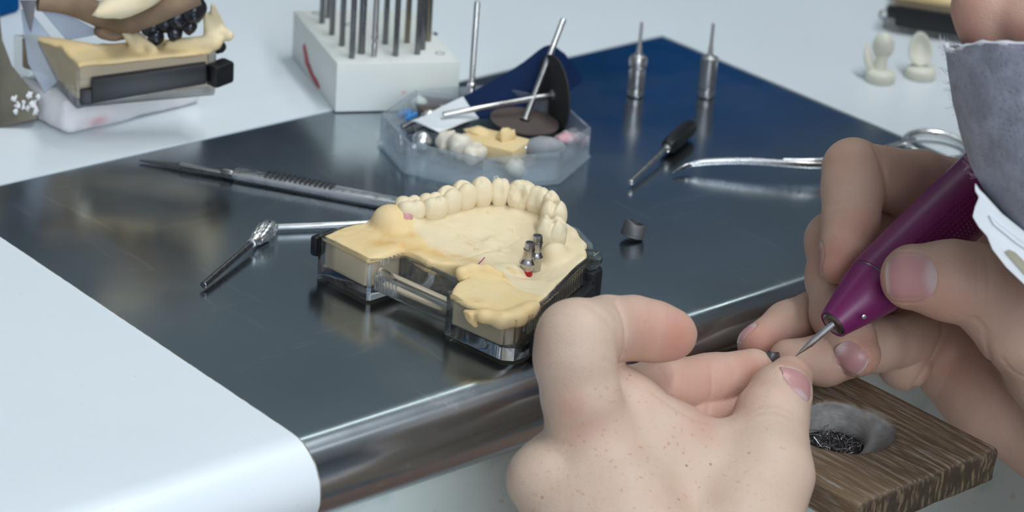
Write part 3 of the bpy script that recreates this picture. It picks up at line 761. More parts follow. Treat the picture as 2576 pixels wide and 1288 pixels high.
# abutments
for px, py, z0, tilt, redband in ((1345, 676, 12.2, (0.02, 0.0, 1), False), (1322, 694, 12.2, (0.05, 0.04, 1), True)):
    c = TL(px, py, z0); T = frame(c, tilt); T[:3, :3] *= 1.17
    ab = MB(); ab.lathe([(1.75, -1.5), (1.85, 2.2), (1.95, 3.0), (2.35, 3.7), (2.35, 4.3), (1.75, 5.2), (1.68, 5.8)], 24, T)
    o = ab.build('abutment', MT['titan'], model, 35)
    up = MB(); up.lathe([(1.72, 5.6), (1.62, 8.6), (1.5, 10.2), (1.42, 10.5), (1.0, 10.5), (0.95, 9.8), (0.1, 9.7)], 9, T); up.build('post', MT['titan'], o, 28)
    rg = MB(); rg.lathe([(1.66, 8.3), (1.72, 8.35), (1.70, 8.6), (1.64, 8.65)], 24, T, cap=False); rg.build('groove', MT['darksteel'], o, 40)
    if redband:
        rb = MB(); rb.lathe([(1.80, 0.5), (1.93, 0.55), (1.95, 2.0), (1.85, 2.1)], 24, T, cap=False); tag(rb.build('ring', MT['red'], o, 40), 'red ring')
MB().tube([TL(1202, 665, 16.0), TL(1210, 658, 17.2), TL(1219, 648, 17.4)], 0.18, 8).build('thread', MT['magenta'], model, 40)
hp = [TL(1241, 462, 26.5) + np.array(p) for p in [(0, 0, 0), (0.5, 0.6, 1.2), (-0.6, 0.8, 2.0), (0.7, 1.0, 2.8), (1.2, 1.0, 1.8), (0.2, 0.9, 1.2), (-0.9, 0.6, 1.0)]]
MB().tube(spline(hp, 30), 0.12, 6).build('fluff', MT['paper'], model, 40)
# ---------------------------------------------------------------- bur block and burs
bA = W(843, 282, 0); bF = np.array([44.4, -22.7]); bF = bF / np.linalg.norm(bF); bS = np.array([-bF[1], bF[0]])
block = thing('bur_block', 'white plastic block with drilled top holding steel burs', 'bur holder', bA, math.atan2(bF[1], bF[0]))
BH = 20.6
def BL(px, py, z=BH):
    w = (W(px, py, z) - bA)[:2]; return np.array([w @ bF, w @ bS, z])
cFR = BL(1157, 151); cBL = BL(738, 27)
LX, LY = float(cFR[0]), float(cBL[1])
RODS = [(810, 58, 1.17, 'plain'), (835, 87, 1.17, 'plain'), (860, 115, 1.17, 'plain'), (885, 146, 1.17, 'plain'), (909, 134, 1.45, 'thick'), (941, 143, 1.17, 'banded'),
        (969, 110, 1.17, 'plain'), (995, 140, 1.17, 'plain'), (1024, 107, 1.17, 'olive'), (1050, 136, 1.17, 'plain'), (1063, 124, 1.17, 'plain'), (1077, 103, 1.17, 'olive'), (826, 44, 1.17, 'plain')]
SK = float(cBL[0] / cBL[1]); mb = MB().box((0, 0, 0), (LX, LY, BH), 0.5)
for v_ in mb.v: v_[0] += SK * v_[1]
mb.build('body', MT['block'], block, 30)
for px, py in ((797, 33), (1107, 134), (1090, 85), (880, 62)):
    c = BL(px, py); MB().lathe([(0.2, -0.3), (1.5, -0.3), (1.5, 0.06), (1.9, 0.08), (1.9, -0.2)], 16, frame(c, (0, 0, 1)), cap=False).build('hole', MT['darksteel'], block, 40)
# red felt-pen smear low on the left side, a faint dot on the front
sm = MB()
for pts in ([(0.76, 0.50), (0.71, 0.64), (0.64, 0.48), (0.58, 0.30), (0.60, 0.18), (0.69, 0.22)], [(0.66, 0.22), (0.58, 0.34), (0.49, 0.22), (0.40, 0.20), (0.34, 0.13), (0.36, 0.05), (0.46, 0.05), (0.58, 0.12)]):
    sm.add([(-0.06, a * LY, b * BH) for a, b in pts], [list(range(len(pts)))])
for v_ in sm.v: v_[0] += SK * v_[1]
sm.build('ink_smear', MT['ink'], block, 40)
dt = MB(); dt.add([(LX * 0.55 + 1.0 * math.cos(q), -0.06, BH * 0.38 + 0.6 * math.sin(q)) for q in np.arange(10) * 0.628], [list(range(10))]); dt.build('ink_dot', MT['inkpale'], block, 40)
NAMES = ['back bur of the left column in the white block', 'second bur from the back in the left column of the white block', 'third bur from the back in the left column of the white block',
         'front left corner bur of the white block', 'thick dark bur just behind the front row of the white block', 'banded bur second from left in the front row of the white block',
         'bur in the middle of the white block behind the front row', 'third bur from left in the front row of the white block', 'olive tinted bur right of the middle of the white block',
         'rightmost bur of the front row in the white block', 'bur close behind the rightmost front bur of the white block', 'olive tinted bur at the right back of the white block', 'bur half hidden behind the back left bur of the white block']
m = Mat('olive_steel', (0.24, 0.22, 0.17), 0.35, 1.0); MT['olivesteel'] = m.m; m.rough_by(m.noise(2, 2), 0.28, 0.42)
HEADS = [[(1.2, 0), (2.6, 1.5), (2.9, 6), (1.5, 10), (0.2, 11)], [(1.2, 0), (1.8, 1), (2.4, 8), (1.6, 9), (0.2, 9.4)], [(1.2, 0), (3.0, 0.6), (3.0, 4), (0.2, 4.6)], [(1.2, 0), (2.2, 2), (1.6, 8), (0.8, 12), (0.1, 12.5)]]
for i, ((px, py, r, kind), nm) in enumerate(zip(RODS, NAMES)):
    b = BL(px, py); w = bA + np.array([*(bF * b[0] + bS * b[1]), BH - 6])
    t = thing('dental_bur', nm, 'bur', w, 0, 'burs standing in the white block')
    ln = 38 + (i * 7 % 9)
    mt = {'plain': MT['darksteel'], 'thick': MT['darksteel'], 'banded': MT['satin'], 'olive': MT['olivesteel']}[kind]
    prof = [(r * 0.9, 0), (r, 0.3), (r, ln)]
    if kind == 'banded': prof = [(r, 0), (r, 11.5), (r * 0.8, 12), (r * 0.8, 13), (r * 1.12, 13.4), (r * 1.12, 15), (r, 15.4), (r, ln)]
    MB().lathe(prof, 16).build('shank', mt, t, 40)
    MB().lathe([(a, ln - 0.2 + z) for a, z in HEADS[i % 4]], 16).build('head', MT['darksteel'] if i % 3 else MT['rubber'], t, 40)

# ---------------------------------------------------------------- octagonal clear box and what lies in it
OC = np.array([68.0, 97.0, 0.0]); OR = 40.5; OH = 12.5
OA = math.atan2(138 - 97, 65.3 - 68)
obox = thing('octagonal_box', 'open octagonal clear plastic box full of discs and plaster scraps', 'box', OC, 0)
def octa(r): return [(r * math.cos(OA + i * math.pi / 4), r * math.sin(OA + i * math.pi / 4)) for i in range(8)]
MB().prism(octa(OR - 0.6), 0.2, 1.4).build('bottom', MT['clearbox'], obox, 20)
wl = MB(); o1, o2 = octa(OR), octa(OR - 1.3)
for i in range(8):
    j = (i + 1) % 8
    a, b, c, d = o1[i], o1[j], o2[j], o2[i]
    V = [(*p, 1.4) for p in (a, b, c, d)] + [(*p, OH) for p in (a, b, c, d)]
    MB().add(V, [[3, 2, 1, 0], [4, 5, 6, 7], [0, 1, 5, 4], [1, 2, 6, 5], [2, 3, 7, 6], [3, 0, 4, 7]]).build('wall_facet', MT['clearbox'], obox, 20)
MB().prism(octa(OR + 0.9), 0.2, 0.9).build('foot_rim', MT['clearbox'], obox, 20)

G_BOX = 'scraps and tools in the octagonal box'
def disc_on_mandrel(name, label, p_disc, p_end, rd, mat, tilt_axis=None, dn=None):
    p0 = np.asarray(p_disc, float); p1 = np.asarray(p_end, float); ax = (p1 - p0) / np.linalg.norm(p1 - p0)
    dn = ax if dn is None else np.asarray(dn, float) / np.linalg.norm(dn)
    t = thing(name, label, 'cutting disc', p0)
    MB().lathe([(0.8, -0.35), (rd, -0.35), (rd, 0.35), (0.8, 0.35)], 48, frame((0, 0, 0), dn)).build('disc', mat, t, 40)
    L = np.linalg.norm(p1 - p0)
    MB().lathe([(2.2, 0.3), (2.2, 0.8), (1.2, 1.1), (1.1, L * 0.45), (1.18, L * 0.46), (1.18, L - 0.4), (0.95, L)], 18, frame((0, 0, 0), ax)).build('mandrel', MT['satin'], t, 40)
    MB().lathe([(1.7, -0.9), (1.7, -0.35), (0.4, -0.35)], 16, frame((0, 0, 0), dn)).build('screw', MT['satin'], t, 40)
    return t
d1 = W(1319, 305, 7.5)
disc_on_mandrel('separating_disc', 'brown abrasive disc lying flat with its mandrel pointing up right', d1, K(1418, 48, 1015), 13.6, MT['disc'], None, RW @ np.array([0.14, -0.90, -0.42]))
d2c = K(1393, 238, 1008)
disc_on_mandrel('separating_disc', 'black abrasive disc standing on edge with its mandrel pointing left', d2c, K(1114, 289, 990), 15.8, MT['blackdisc'], None, RW @ np.array([-0.93, 0.12, -0.36]))
t = thing('loose_disc', 'small brown abrasive disc lying behind the white paper in the clear box', 'cutting disc', W(1115, 270, 4.5))
MB().lathe([(1.0, -0.3), (11.5, -0.3), (11.5, 0.3), (1.0, 0.3)], 40, frame((0, 0, 0), (0.1, -0.12, 1))).build('disc', MT['disc'], t, 40)
MB().lathe([(0.3, -0.4), (1.6, -0.4), (1.6, 0.5), (0.3, 0.5)], 16, frame((0, 0, 0), (0.1, -0.12, 1))).build('hub', MT['satin'], t, 40)

# abrasive paper: blue face rising to the right, white back folded to the left
pt = thing('abrasive_paper', 'folded strip of dark blue abrasive paper with white backing in the clear box', 'abrasive paper', W(1180, 290, 3))
PB = W(1180, 290, 3)
def sheet(rows, th, nu=14, nv=12):
    R_ = [spline(r, nu) for r in rows]; G = np.array([spline([r[i] for r in R_], nv) for i in range(nu)])
    nrm = np.cross(np.gradient(G, axis=0), np.gradient(G, axis=1)); nrm /= np.linalg.norm(nrm, axis=2)[..., None] + 1e-9
    mb = MB(); A, B = G + nrm * th / 2, G - nrm * th / 2
    mb.grid(A); mb.grid(B[:, ::-1])
    rim = [(i, 0) for i in range(nu)] + [(nu - 1, j) for j in range(nv)] + [(i, nv - 1) for i in range(nu)][::-1] + [(0, j) for j in range(nv)][::-1]
    mb.grid(np.array([[A[i, j] for i, j in rim], [B[i, j] for i, j in rim]]))
    return mb
blue_rows = [[K(1164, 246, 1012), K(1302, 167, 1028), K(1376, 114, 1036), K(1420, 135, 1042)],
             [K(1184, 274, 1004), K(1300, 225, 1020), K(1385, 185, 1034), K(1463, 199, 1046)],
             [K(1203, 298, 1000), K(1300, 290, 1012), K(1385, 265, 1026), K(1432, 230, 1038)]]
sheet(blue_rows, 0.5).build('blue_face', MT['bluepaper'], pt, 60, base=PB)
white_rows = [[K(1165, 244, 1012), K(1110, 270, 1003), K(1062, 296, 995), K(1035, 304, 990)],
              [K(1184, 273, 1004), K(1135, 296, 993), K(1085, 318, 984), K(1062, 312, 982)],
              [K(1204, 298, 1000), K(1165, 309, 990), K(1131, 323, 982), K(1104, 333, 980)]]
sheet(white_rows, 0.5).build('white_backing', MT['paper'], pt, 60, base=PB)

c = W(1245, 372, 4.0); t = thing('plaster_offcut', 'broken block of yellow plaster in the clear box', 'plaster piece', c)
P, F = [], []
pl = MB(); ax = frame((0, 0, 0), (0, 0, 1), W(1319, 385, 4) - W(1180, 350, 4))
pl.box((-12.5, -7.5, -2.0), (11.5, 8.5, 3.6), 0.8, ax)
pl.build('chunk', MT['plaster'], t, 30, base=None)
MB().add(*blob(ax[:3, :3] @ np.array([3.5, 3.0, 4.5]), (4.2, 2.6, 4.0), None, 6, 0.35)).build('ragged_edge', MT['plaster'], t, 70)
MB().add(*blob(ax[:3, :3] @ np.array([-9.5, 3, 3.4]), (4.5, 5.0, 2.0), None, 8, 0.3)).build('ragged_edge', MT['plaster'], t, 70)
c = W(1158, 372, 5.0); t = thing('crown_bridge', 'ivory three unit tooth bridge lying in the clear box beside the plaster', 'tooth bridge', c)
ax = W(1215, 392, 5) - W(1105, 352, 5); ax /= np.linalg.norm(ax)
for k, (o, r) in enumerate(((-7, 4.6), (0.2, 5.0), (7, 4.4))):
    MB().add(*blob(ax * o + np.array([0, 0, 0.6 * (k == 1)]), (r * 1.05, r * 0.9, r * 1.0), None, 20 + k, 0.34)).build('crown', MT['zirconia'], t, 70)
c = W(1294, 424, 4.2); t = thing('single_crown', 'single ivory crown against the front wall of the clear box', 'tooth crown', c)
MB().add(*blob((0, 0, 0), (3.6, 3.6, 3.6), None, 31, 0.15)).build('cap', MT['zirconia'], t, 70)
MB().add(*blob((1.8, -0.6, 2.4), (1.6, 1.6, 1.4), None, 32, 0.15)).build('cusp', MT['zirconia'], t, 70)
c = W(1372, 372, 5.2); ax = W(1412, 368, 5.2) - W(1325, 366, 5.2)
t = thing('rubber_polisher', 'grey cone shaped rubber polisher lying at the right of the clear box', 'polisher', c)
MB().lathe([(1.2, -7.5), (3.4, -6.0), (4.6, -2), (4.3, 2), (3.0, 6), (1.6, 7.6), (0.2, 7.9)], 26, frame((0, 0, 0), ax)).build('cone', MT['rubber'], t, 50)
MB().lathe([(1.15, -14), (1.15, -9.6), (1.9, -9.4), (1.9, -7.6), (1.1, -7.2)], 18, frame((0, 0, 0), ax)).build('shank', MT['chrome'], t, 40)
c = W(1063, 354, 4.8); t = thing('steel_polishing_point', 'shiny rounded steel tool head in the left corner of the clear box', 'tool head', c)
MB().lathe([(0.2, -4.4), (2.4, -3.6), (3.9, -1.2), (3.9, 1.4), (2.4, 3.7), (0.2, 4.4)], 26, frame((0, 0, 0), W(1075, 345, 5) - W(1052, 358, 5))).build('dome', MT['chrome'], t, 60)
MB().lathe([(1.1, 4.0), (1.1, 12.0), (0.9, 12.3)], 16, frame((0, 0, 0), W(1042, 318, 6) - W(1063, 354, 4.8))).build('shank', MT['darksteel'], t, 40)
c = W(1054, 262, 5.0); t = thing('ivory_pellet', 'round ivory pellet at the back left of the clear box', 'pellet', c)
MB().add(*blob((0, 0, 0), (3.2, 3.2, 3.2), None, 41, 0.08)).build('ball', MT['ivory'], t, 70)
MB().add(*blob((1.5, -1, -2.2), (2.2, 2.2, 1.4), None, 42, 0.1)).build('foot', MT['ivory'], t, 70)
c = W(1026, 290, 4.0); t = thing('blue_wax_scrap', 'crumpled scrap of bright blue wax in the left of the clear box', 'wax scrap', c)
for k, o in enumerate([(0, 0, 1), (2.4, -1.2, 0), (-2.0, 1.5, 0.2), (0.8, 2.2, 0.6), (-1.0, -2.4, 0.2)]):
    MB().add(*blob(np.array(o, float), (1.9, 1.0, 1.3), None, 50 + k, 0.35)).build('crumb', MT['bluewax'], t, 60)
for k, (a, b, lb) in enumerate((((1010, 320, 3.5), (1062, 297, 6), 'dark steel bur lying at the left wall of the clear box'), ((1022, 332, 3.0), (1080, 322, 5), 'dark steel bur lying under the white paper in the clear box'))):
    p, q = W(*a), W(*b); L = float(np.linalg.norm(q - p)); t = thing('loose_bur', lb, 'bur', p)
    MB().lathe([(1.0, 0), (1.17, 0.3), (1.17, L)], 16, frame((0, 0, 0), q - p)).build('shank', MT['darksteel'], t, 40)
    MB().lathe([(1.17, L), (2.0, L + 1), (2.2, L + 4), (1.0, L + 6), (0.1, L + 6.4)], 16, frame((0, 0, 0), q - p)).build('head', MT['satin'], t, 40)
c = W(1436, 345, 3.5); t = thing('plastic_scrap', 'flat grey pink scrap in the right corner of the clear box', 'scrap', c)
MB().add(*blob((0, 0, 0), (6.5, 4.5, 1.8), None, 61, 0.25)).build('flake', MT['inkpale'], t, 70)
MB().add(*blob((2.5, 2.0, 1.2), (2.5, 2.0, 1.2), None, 62, 0.25)).build('knob', MT['rubber'], t, 70)
p, q = K(1184, 245, 1020), K(1201, 3, 1013); L = float(np.linalg.norm(q - p)); e = (q - p) / L
pb = p - e * 14; L += 14
t = thing('standing_bur', 'tall thin steel bur standing upright behind the blue paper', 'bur', pb)
MB().lathe([(1.5, 0), (1.5, L * 0.36), (1.15, L * 0.37), (1.17, L - 0.8), (0.9, L)], 18, frame((0, 0, 0), e)).build('shank', MT['satin'], t, 40)
MB().lathe([(1.62, L * 0.34), (1.75, L * 0.35), (1.75, L * 0.37), (1.3, L * 0.38)], 18, frame((0, 0, 0), e)).build('collar', MT['chrome'], t, 40)
MB().lathe([(3.4, -0.6), (3.6, 0.4), (1.6, 1.2)], 20, frame((0, 0, 0), e)).build('foot', MT['darksteel'], t, 40)

# ---------------------------------------------------------------- loose tools on the steel
p, q = W(511, 718, 1.4), W(683, 568, 3.2); L = float(np.linalg.norm(q - p)); e = q - p
t = thing('carbide_bur', 'steel carbide bur with chequered flame head lying at the left of the model', 'bur', p)
T = frame((0, 0, 0), e)
MB().lathe([(0.95, 0), (1.2, 0.25), (1.2, L * 0.68), (1.2, L * 0.69)], 22, T).build('shank', MT['darksteel'], t, 40)
MB().lathe([(1.25, L * 0.685), (1.7, L * 0.69), (1.75, L * 0.712), (1.3, L * 0.72), (1.45, L * 0.735), (2.2, L * 0.755), (2.2, L * 0.77), (1.2, L * 0.775)], 22, T).build('collar', MT['chrome'], t, 40)
h0, hl = L * 0.765, L * 0.245
def headr(u): return 2.0 + 1.25 * math.sin(min(u * 1.5, 1.0) * math.pi * 0.5) - 2.0 * max(0, u - 0.55) ** 1.6 * 2.2
hd = MB(); n = 26; G = []
for i in range(25):
    u = i / 24; row = []
    for j in range(n * 2):
        a = 2 * math.pi * j / (n * 2)
        cut = 0.26 * (((j + i) % 2) == 0) + 0.16 * math.sin(13 * a + 9 * u)
        r = max(0.35, headr(u) + (cut if 0 < i < 23 else -0.2)); row.append((T[:3, :3] @ np.array([r * math.cos(a), r * math.sin(a), h0 + u * hl])))
    G.append(row)
hd.grid(np.array(G), closed=True); hd.add(G[-1], [list(range(n * 2))]); hd.add(G[0], [list(range(n * 2))[::-1]])
hd.build('cutting_head', MT['chrome'], t, 20)

p, q = W(697, 571, 1.4), W(935, 562, 1.4); e = q - p; L = float(np.linalg.norm(e)); T = frame((0, 0, 0), e)
t = thing('straight_shank', 'plain steel rod lying behind the left arm of the plaster model', 'rod', p)
MB().lathe([(0.95, 0), (1.18, 0.35), (1.18, L)], 20, T).build('shank', MT['chrome'], t, 40)
MB().lathe([(1.18, L), (1.9, L + 1), (2.2, L + 4), (1.6, L + 8), (0.2, L + 9)], 20, T).build('head', MT['satin'], t, 40)

# long carving knife lying behind the model
p, q = W(350, 397, 1.6), W(1075, 530, 1.6)
e = (q - p); e[2] = 0; L = float(np.linalg.norm(e)); T = frame((0, 0, 0), (0, 0, 1), e / L)
t = thing('carving_knife', 'long flat steel carving instrument with ribbed grip lying behind the model', 'carving tool', (p[0], p[1], 0))
f1 = float(np.linalg.norm((W(588, 434, 2) - p)[:2])); f0 = float(np.linalg.norm((W(447, 404, 2) - p)[:2]))
s0 = float(np.linalg.norm((W(668, 450, 2) - p)[:2])); s1 = float(np.linalg.norm((W(832, 478, 2) - p)[:2]))
MB().box((f1, -1.6, 0.3), (L, 4.4, 3.4), 1.3, T).build('handle', MT['chrome'], t, 25)
bl = MB(); bl.add([T[:3, :3] @ np.array(v) for v in [(0, 0.2, 0.2), (f0, -1.0, 0.2), (f1, -1.0, 0.6), (f1, 3.4, 0.6), (f0, 3.0, 0.2), (0, 1.2, 0.2), (0, 0.2, 0.6), (f0, -1.0, 1.1), (f1, -1.0, 1.9), (f1, 3.4, 1.9), (f0, 3.0, 1.1), (0, 1.2, 0.6)]],
    [[0, 5, 4, 1], [1, 4, 3, 2], [6, 7, 10, 11], [7, 8, 9, 10], [0, 1, 7, 6], [1, 2, 8, 7], [2, 3, 9, 8], [3, 4, 10, 9], [4, 5, 11, 10], [5, 0, 6, 11]])
bl.build('blade', MT['darksteel'], t, 25)
MB().box((f0 + 2, -0.9, 1.5), (f1 - 3, 1.0, 2.5), 0.3, T).build('blade_spine', MT['satin'], t, 30)
MB().lathe([(1.6, 0), (1.9, 1.2), (1.5, 4.5), (1.2, 5)], 14, T @ frame((f1 - 5, 0.8, 1.7), (1, 0, 0))).build('neck', MT['darksteel'], t, 40)
for i in range(14):
    x = s0 + (s1 - s0) * i / 13
    MB().box((x, -0.9, 3.0), (x + 0.9, 4.7, 4.1), 0.2, T).build('grip_rib', MT['darksteel'], t, 30)

# two small drivers standing upright on the steel
def driver(px, py, label, neck):
    t = thing('implant_driver', label, 'driver', W(px, py, 0), 0, 'drivers standing on the steel')
    MB().lathe([(3.3, 0), (3.5, 0.3), (3.5, 2.6), (3.35, 2.9)], 28).build('foot', MT['satin'], t, 40)
    MB().lathe([(3.2, 2.8), (3.2, 3.6)], 28).build('band', MT['darksteel'], t, 40)
    b = MB(); n = 28; G = []
    for z, r in ((3.5, 3.3), (3.9, 3.5), (10.4 if neck else 15.0, 3.5), (11.2 if neck else 15.6, 3.1 if neck else 3.5), (11.9 if neck else 16.0, 3.1 if neck else 3.5), (12.8 if neck else 16.2, 3.8 if neck else 3.6), (15.6 if neck else 16.8, 3.8 if neck else 3.6), (17.0, 3.0), (17.6, 1.5)):
        G.append([(r * (1 - 0.05 * (j % 4 == 0) * (3.6 < z < 11)) * math.cos(2 * math.pi * j / n), r * (1 - 0.05 * (j % 4 == 0) * (3.6 < z < 11)) * math.sin(2 * math.pi * j / n), z) for j in range(n)])
    b.grid(np.array(G), closed=True); b.add(G[0], [list(range(n))[::-1]]); b.add(G[-1], [list(range(n))]); b.build('body', MT['satin'], t, 35)
    MB().lathe([(1.5, 17.4), (1.2, 18.4), (0.95, 21.5), (0.8, 22), (0.72, 31.0), (0.5, 31.5)], 18).build('needle', MT['satin'], t, 40)
driver(1598, 238, 'small steel driver with necked body standing at the left on the blue tinted steel', True)
driver(1776, 240, 'small steel driver with straight body standing at the right on the blue tinted steel', False)

# hand driver lying down
p, q = W(1586, 458, 1.6), W(1738, 316, 4.2); e = q - p; L = float(np.linalg.norm(e)); T = frame((0, 0, 0), e); hN = L * 0.60
t = thing('hand_driver', 'small hand driver with black knurled handle lying on the steel', 'hand driver', p)
MB().lathe([(0.6, -0.6), (1.2, 0.0), (1.2, 1.0), (0.8, 1.6), (0.9, 2.4), (0.95, hN - 2), (1.6, hN - 1.4), (1.7, hN)], 18, T).build('shaft', MT['satin'], t, 40)
G = []; n = 24
for u, r in ((0, 2.2), (0.06, 3.0), (0.3, 3.25), (0.6, 3.25), (0.9, 3.2), (0.97, 2.8), (1, 1.4)):
    G.append([T[:3, :3] @ np.array([r * (1 + 0.05 * (j % 2)) * math.cos(2 * math.pi * j / n), r * (1 + 0.05 * (j % 2)) * math.sin(2 * math.pi * j / n), hN + u * (L - hN)]) for j in range(n)])
b = MB(); b.grid(np.array(G), closed=True); b.add(G[0], [list(range(n))[::-1]]); b.add(G[-1], [list(range(n))]); b.build('handle', MT['black'], t, 30)

# curved forceps with ring handles, partly behind the right hand
t = thing('curved_forceps', 'curved steel forceps with ring handles lying behind the right hand', 'forceps', W(1900, 420, 0))
FB = W(1900, 420, 0)
arm1 = spline([W(1691, 437, 0.8), W(1725, 418, 2.0), W(1762, 409, 3.4), W(1830, 405, 4.6), W(1900, 406, 5.2), W(2060, 416, 5.2), W(2180, 405, 4.4), W(2290, 380, 3.6)], 44)
MB().tube(arm1, [0.3 + 0.85 * min(1, i / 12) for i in range(44)], 14, flat=(1.25, 0.8)).build('arm', MT['titan'], t, 50, base=FB)
arm2 = spline([W(1970, 402, 5.6), W(2062, 404, 5.6), W(2180, 385, 5.0), W(2300, 352, 4.0)], 20)
MB().tube(arm2, [0.6 + 0.5 * min(1, i / 5) for i in range(20)], 12).build('arm', MT['chrome'], t, 50, base=FB)
for c, r in ((W(2358, 368, 3.0), 12.5), (W(2400, 450, 3.0), 12.5)):
    MB().tube([c + r * np.array([math.cos(q) * 1.0, math.sin(q) * 1.0, 0.08 * math.sin(q)]) for q in np.linspace(0, 2 * math.pi, 41)], 1.7, 14, cap=False).build('ring_handle', MT['chrome'], t, 60, base=FB)
MB().lathe([(1.6, -1), (1.6, 2.2), (0.3, 2.5)], 16, frame(W(2180, 395, 4.6) - FB, (0, 0, 1))).build('pivot_screw', MT['satin'], t, 40)

# metal crown cap lying on the steel and the one held in the fingers
def coping(name, label, c, r, h, axis, parent_cat='metal crown'):
    t = thing(name, label, parent_cat, c); n = 36; T = frame((0, 0, 0), axis); G = []
    for k, (rr, z) in enumerate([(0.94, 0), (1.0, 0.10), (1.02, 0.4), (0.98, 0.75), (0.86, 1.0), (0.72, 1.02), (0.70, 0.8), (0.66, 0.3), (0.4, 0.18), (0.05, 0.16)]):
        G.append([T[:3, :3] @ np.array([r * rr * (1 + 0.08 * math.sin(3 * q + 0.7)) * math.cos(q), r * rr * (0.86 + 0.06 * math.cos(2 * q)) * math.sin(q), h * (z + (0.10 * math.sin(q + 1.2) + 0.05 * math.sin(3 * q)) * (z > 0.5))]) for q in np.arange(n) * 2 * math.pi / n])
    b = MB(); b.grid(np.array(G), closed=True); b.add(G[0], [list(range(n))[::-1]]); b.add(G[-1], [list(range(n))]); b.build('shell', MT['cast'], t, 50)
    MB().tube([T[:3, :3] @ np.array([r * 0.93 * (1 + 0.08 * math.sin(3 * q + 0.7)) * math.cos(q), r * 0.93 * (0.86 + 0.06 * math.cos(2 * q)) * math.sin(q), h * 0.08]) for q in np.linspace(0, 2 * math.pi, 37)], 0.35, 8, cap=False).build('margin', MT['cast'], t, 60)
    return t
coping('metal_coping', 'grey cast metal crown cap lying alone on the steel', W(1590, 592, 0.8), 4.2, 5.2, (0.16, -0.12, 1))
coping('held_coping', 'small grey metal crown held between left thumb and fingertip', K(1940, 912, 829), 2.9, 3.4, RW @ np.array([0.15, -0.95, -0.25]))
# ---------------------------------------------------------------- model on a plaster base at the left back
lo_ = W(201, 340, 0); lu = W(511, 262, 0) - lo_; lu[2] = 0; lu /= np.linalg.norm(lu); lv = np.array([-lu[1], lu[0], 0])
def LL(px, py, z):
    w = W(px, py, z) - lo_; return np.array([w @ lu, w @ lv, z])
am = thing('articulated_model', 'blurred plaster model with black metal bridge on a white plaster base', 'dental model', lo_, math.atan2(lu[1], lu[0]))
a_l = LL(92, 285, 4); a_r = LL(522, 262, 0)
def base_sdf(P):
    q = np.abs(P - np.array([(a_l[0] + a_r[0]) / 2, 17.5, 7.6])) - np.array([(a_r[0] - a_l[0]) / 2 - 4.4, 13.6, 3.4])
    d = np.linalg.norm(np.maximum(q, 0), axis=1) + np.minimum(q.max(1), 0) - 4.2
    return d + 0.5 * vnoise(P, 9, 4) + 0.2 * vnoise(P, 3, 5)
V, F = sdf_mesh(base_sdf, (a_l[0] - 4, -6, -2), (a_r[0] + 6, 42, 20), 1.0, 4, 2.5)
V[:, 2] = np.maximum(V[:, 2], 0.1); V[:, 2] *= 1 + 0.42 * np.clip(V[:, 0] / 60.0, -0.2, 1.1)
me = mesh_from(V, F, True); c = LL(275, 318, 4); set_attr(me, 'stain', 0.8 * np.exp(-(((V[:, 0] - c[0]) / 4.5) ** 2 + ((V[:, 2] - 4) / 2.2) ** 2)) * (V[:, 1] < 8)); link('plaster_base', me, MT['wplaster'], am)
tz0, tz1 = 14.4, 31.0
p2 = LL(201, 168, tz1); _p3 = LL(552, 133, 36.0); TK = 5.0 / (_p3[0] - p2[0])
def LT(px, py, z):                                # the tray and all on it lean up to the right
    zt = z
    for _ in range(6): zt = z + TK * (LL(px, py, zt)[0] - p2[0])
    q = LL(px, py, zt); return np.array([q[0], q[1], z])
p1, p3 = LT(145, 120, tz1), LT(552, 133, tz1)
tr = [(p1[0], p1[1] + 1), (p2[0] - 1.5, p2[1]), (p2[0] + 1.5, p2[1] - 0.8), (p3[0] - 2, p3[1]), (p3[0] + 1, p3[1] + 3), (p3[0] + 2, p3[1] + 16), (p3[0] - 20, p3[1] + 30), (p1[0] + 14, p3[1] + 34), (p1[0] - 4, p1[1] + 24)]
MB().prism(tr, tz0, tz1).build('tray', MT['clear'], am, 30, bevel=0.8)
cx_ = np.mean([q[0] for q in tr]); cy_ = np.mean([q[1] for q in tr])
ins = [(cx_ + (x - cx_) * 0.93, cy_ + (y - cy_) * 0.90) for x, y in tr]
MB().prism(ins, tz0 + 3.5, tz1 - 0.6).build('plaster_fill', MT['tan'], am, 40, bevel=0.6)
ctop = [(cx_ + (x - cx_) * 0.965, cy_ + (y - cy_) * 0.945) for x, y in tr]
def top_sdf(P):
    d2 = poly_sd(P[:, :2], ctop) + 0.4 * vnoise(P, 6, 3)
    h = 32.2 + 0.35 * vnoise(P, 7, 6) + 3.2 * np.exp(-((P[:, 1] - cy_ - 8) / 7) ** 2) * (1 / (1 + np.exp(-(P[:, 0] - cx_ - 2) / 2.5)))
    d = np.maximum(P[:, 2] - h, d2); d = np.maximum(d, 30.0 - P[:, 2])
    for c, r in SH:
        d = smin(d, cone(P, c[0], c[1], r[0], r[1]), 1.6)
    return d
SH = [((LT(300, 62, 40), LT(345, 120, 33)), (1.2, 2.2)), ((LT(345, 90, 36), LT(385, 126, 33)), (1.6, 1.8)),
      ((LT(535, 12, 50), LT(545, 70, 37)), (0.8, 3.2)), ((LT(520, 40, 44), LT(535, 90, 35)), (1.4, 3.4)), ((LT(560, 85, 36), LT(576, 90, 36)), (2.6, 2.0)), ((LT(430, 112, 33), LT(540, 108, 34)), (2.2, 3.0))]
V, F = sdf_mesh(top_sdf, (p1[0] - 8, min(p1[1], p2[1], p3[1]) - 8, 27), (p3[0] + 14, max(p1[1], p3[1]) + 48, 56), 0.9, 4, 2.5)
me = mesh_from(V, F, True); set_attr(me, 'cream', np.clip((V[:, 2] - 33) / 4, 0, 1)); link('plaster_slab', me, MT['plaster'], am)
b0, b1 = LT(221, 226, 22), LT(509, 168, 22)
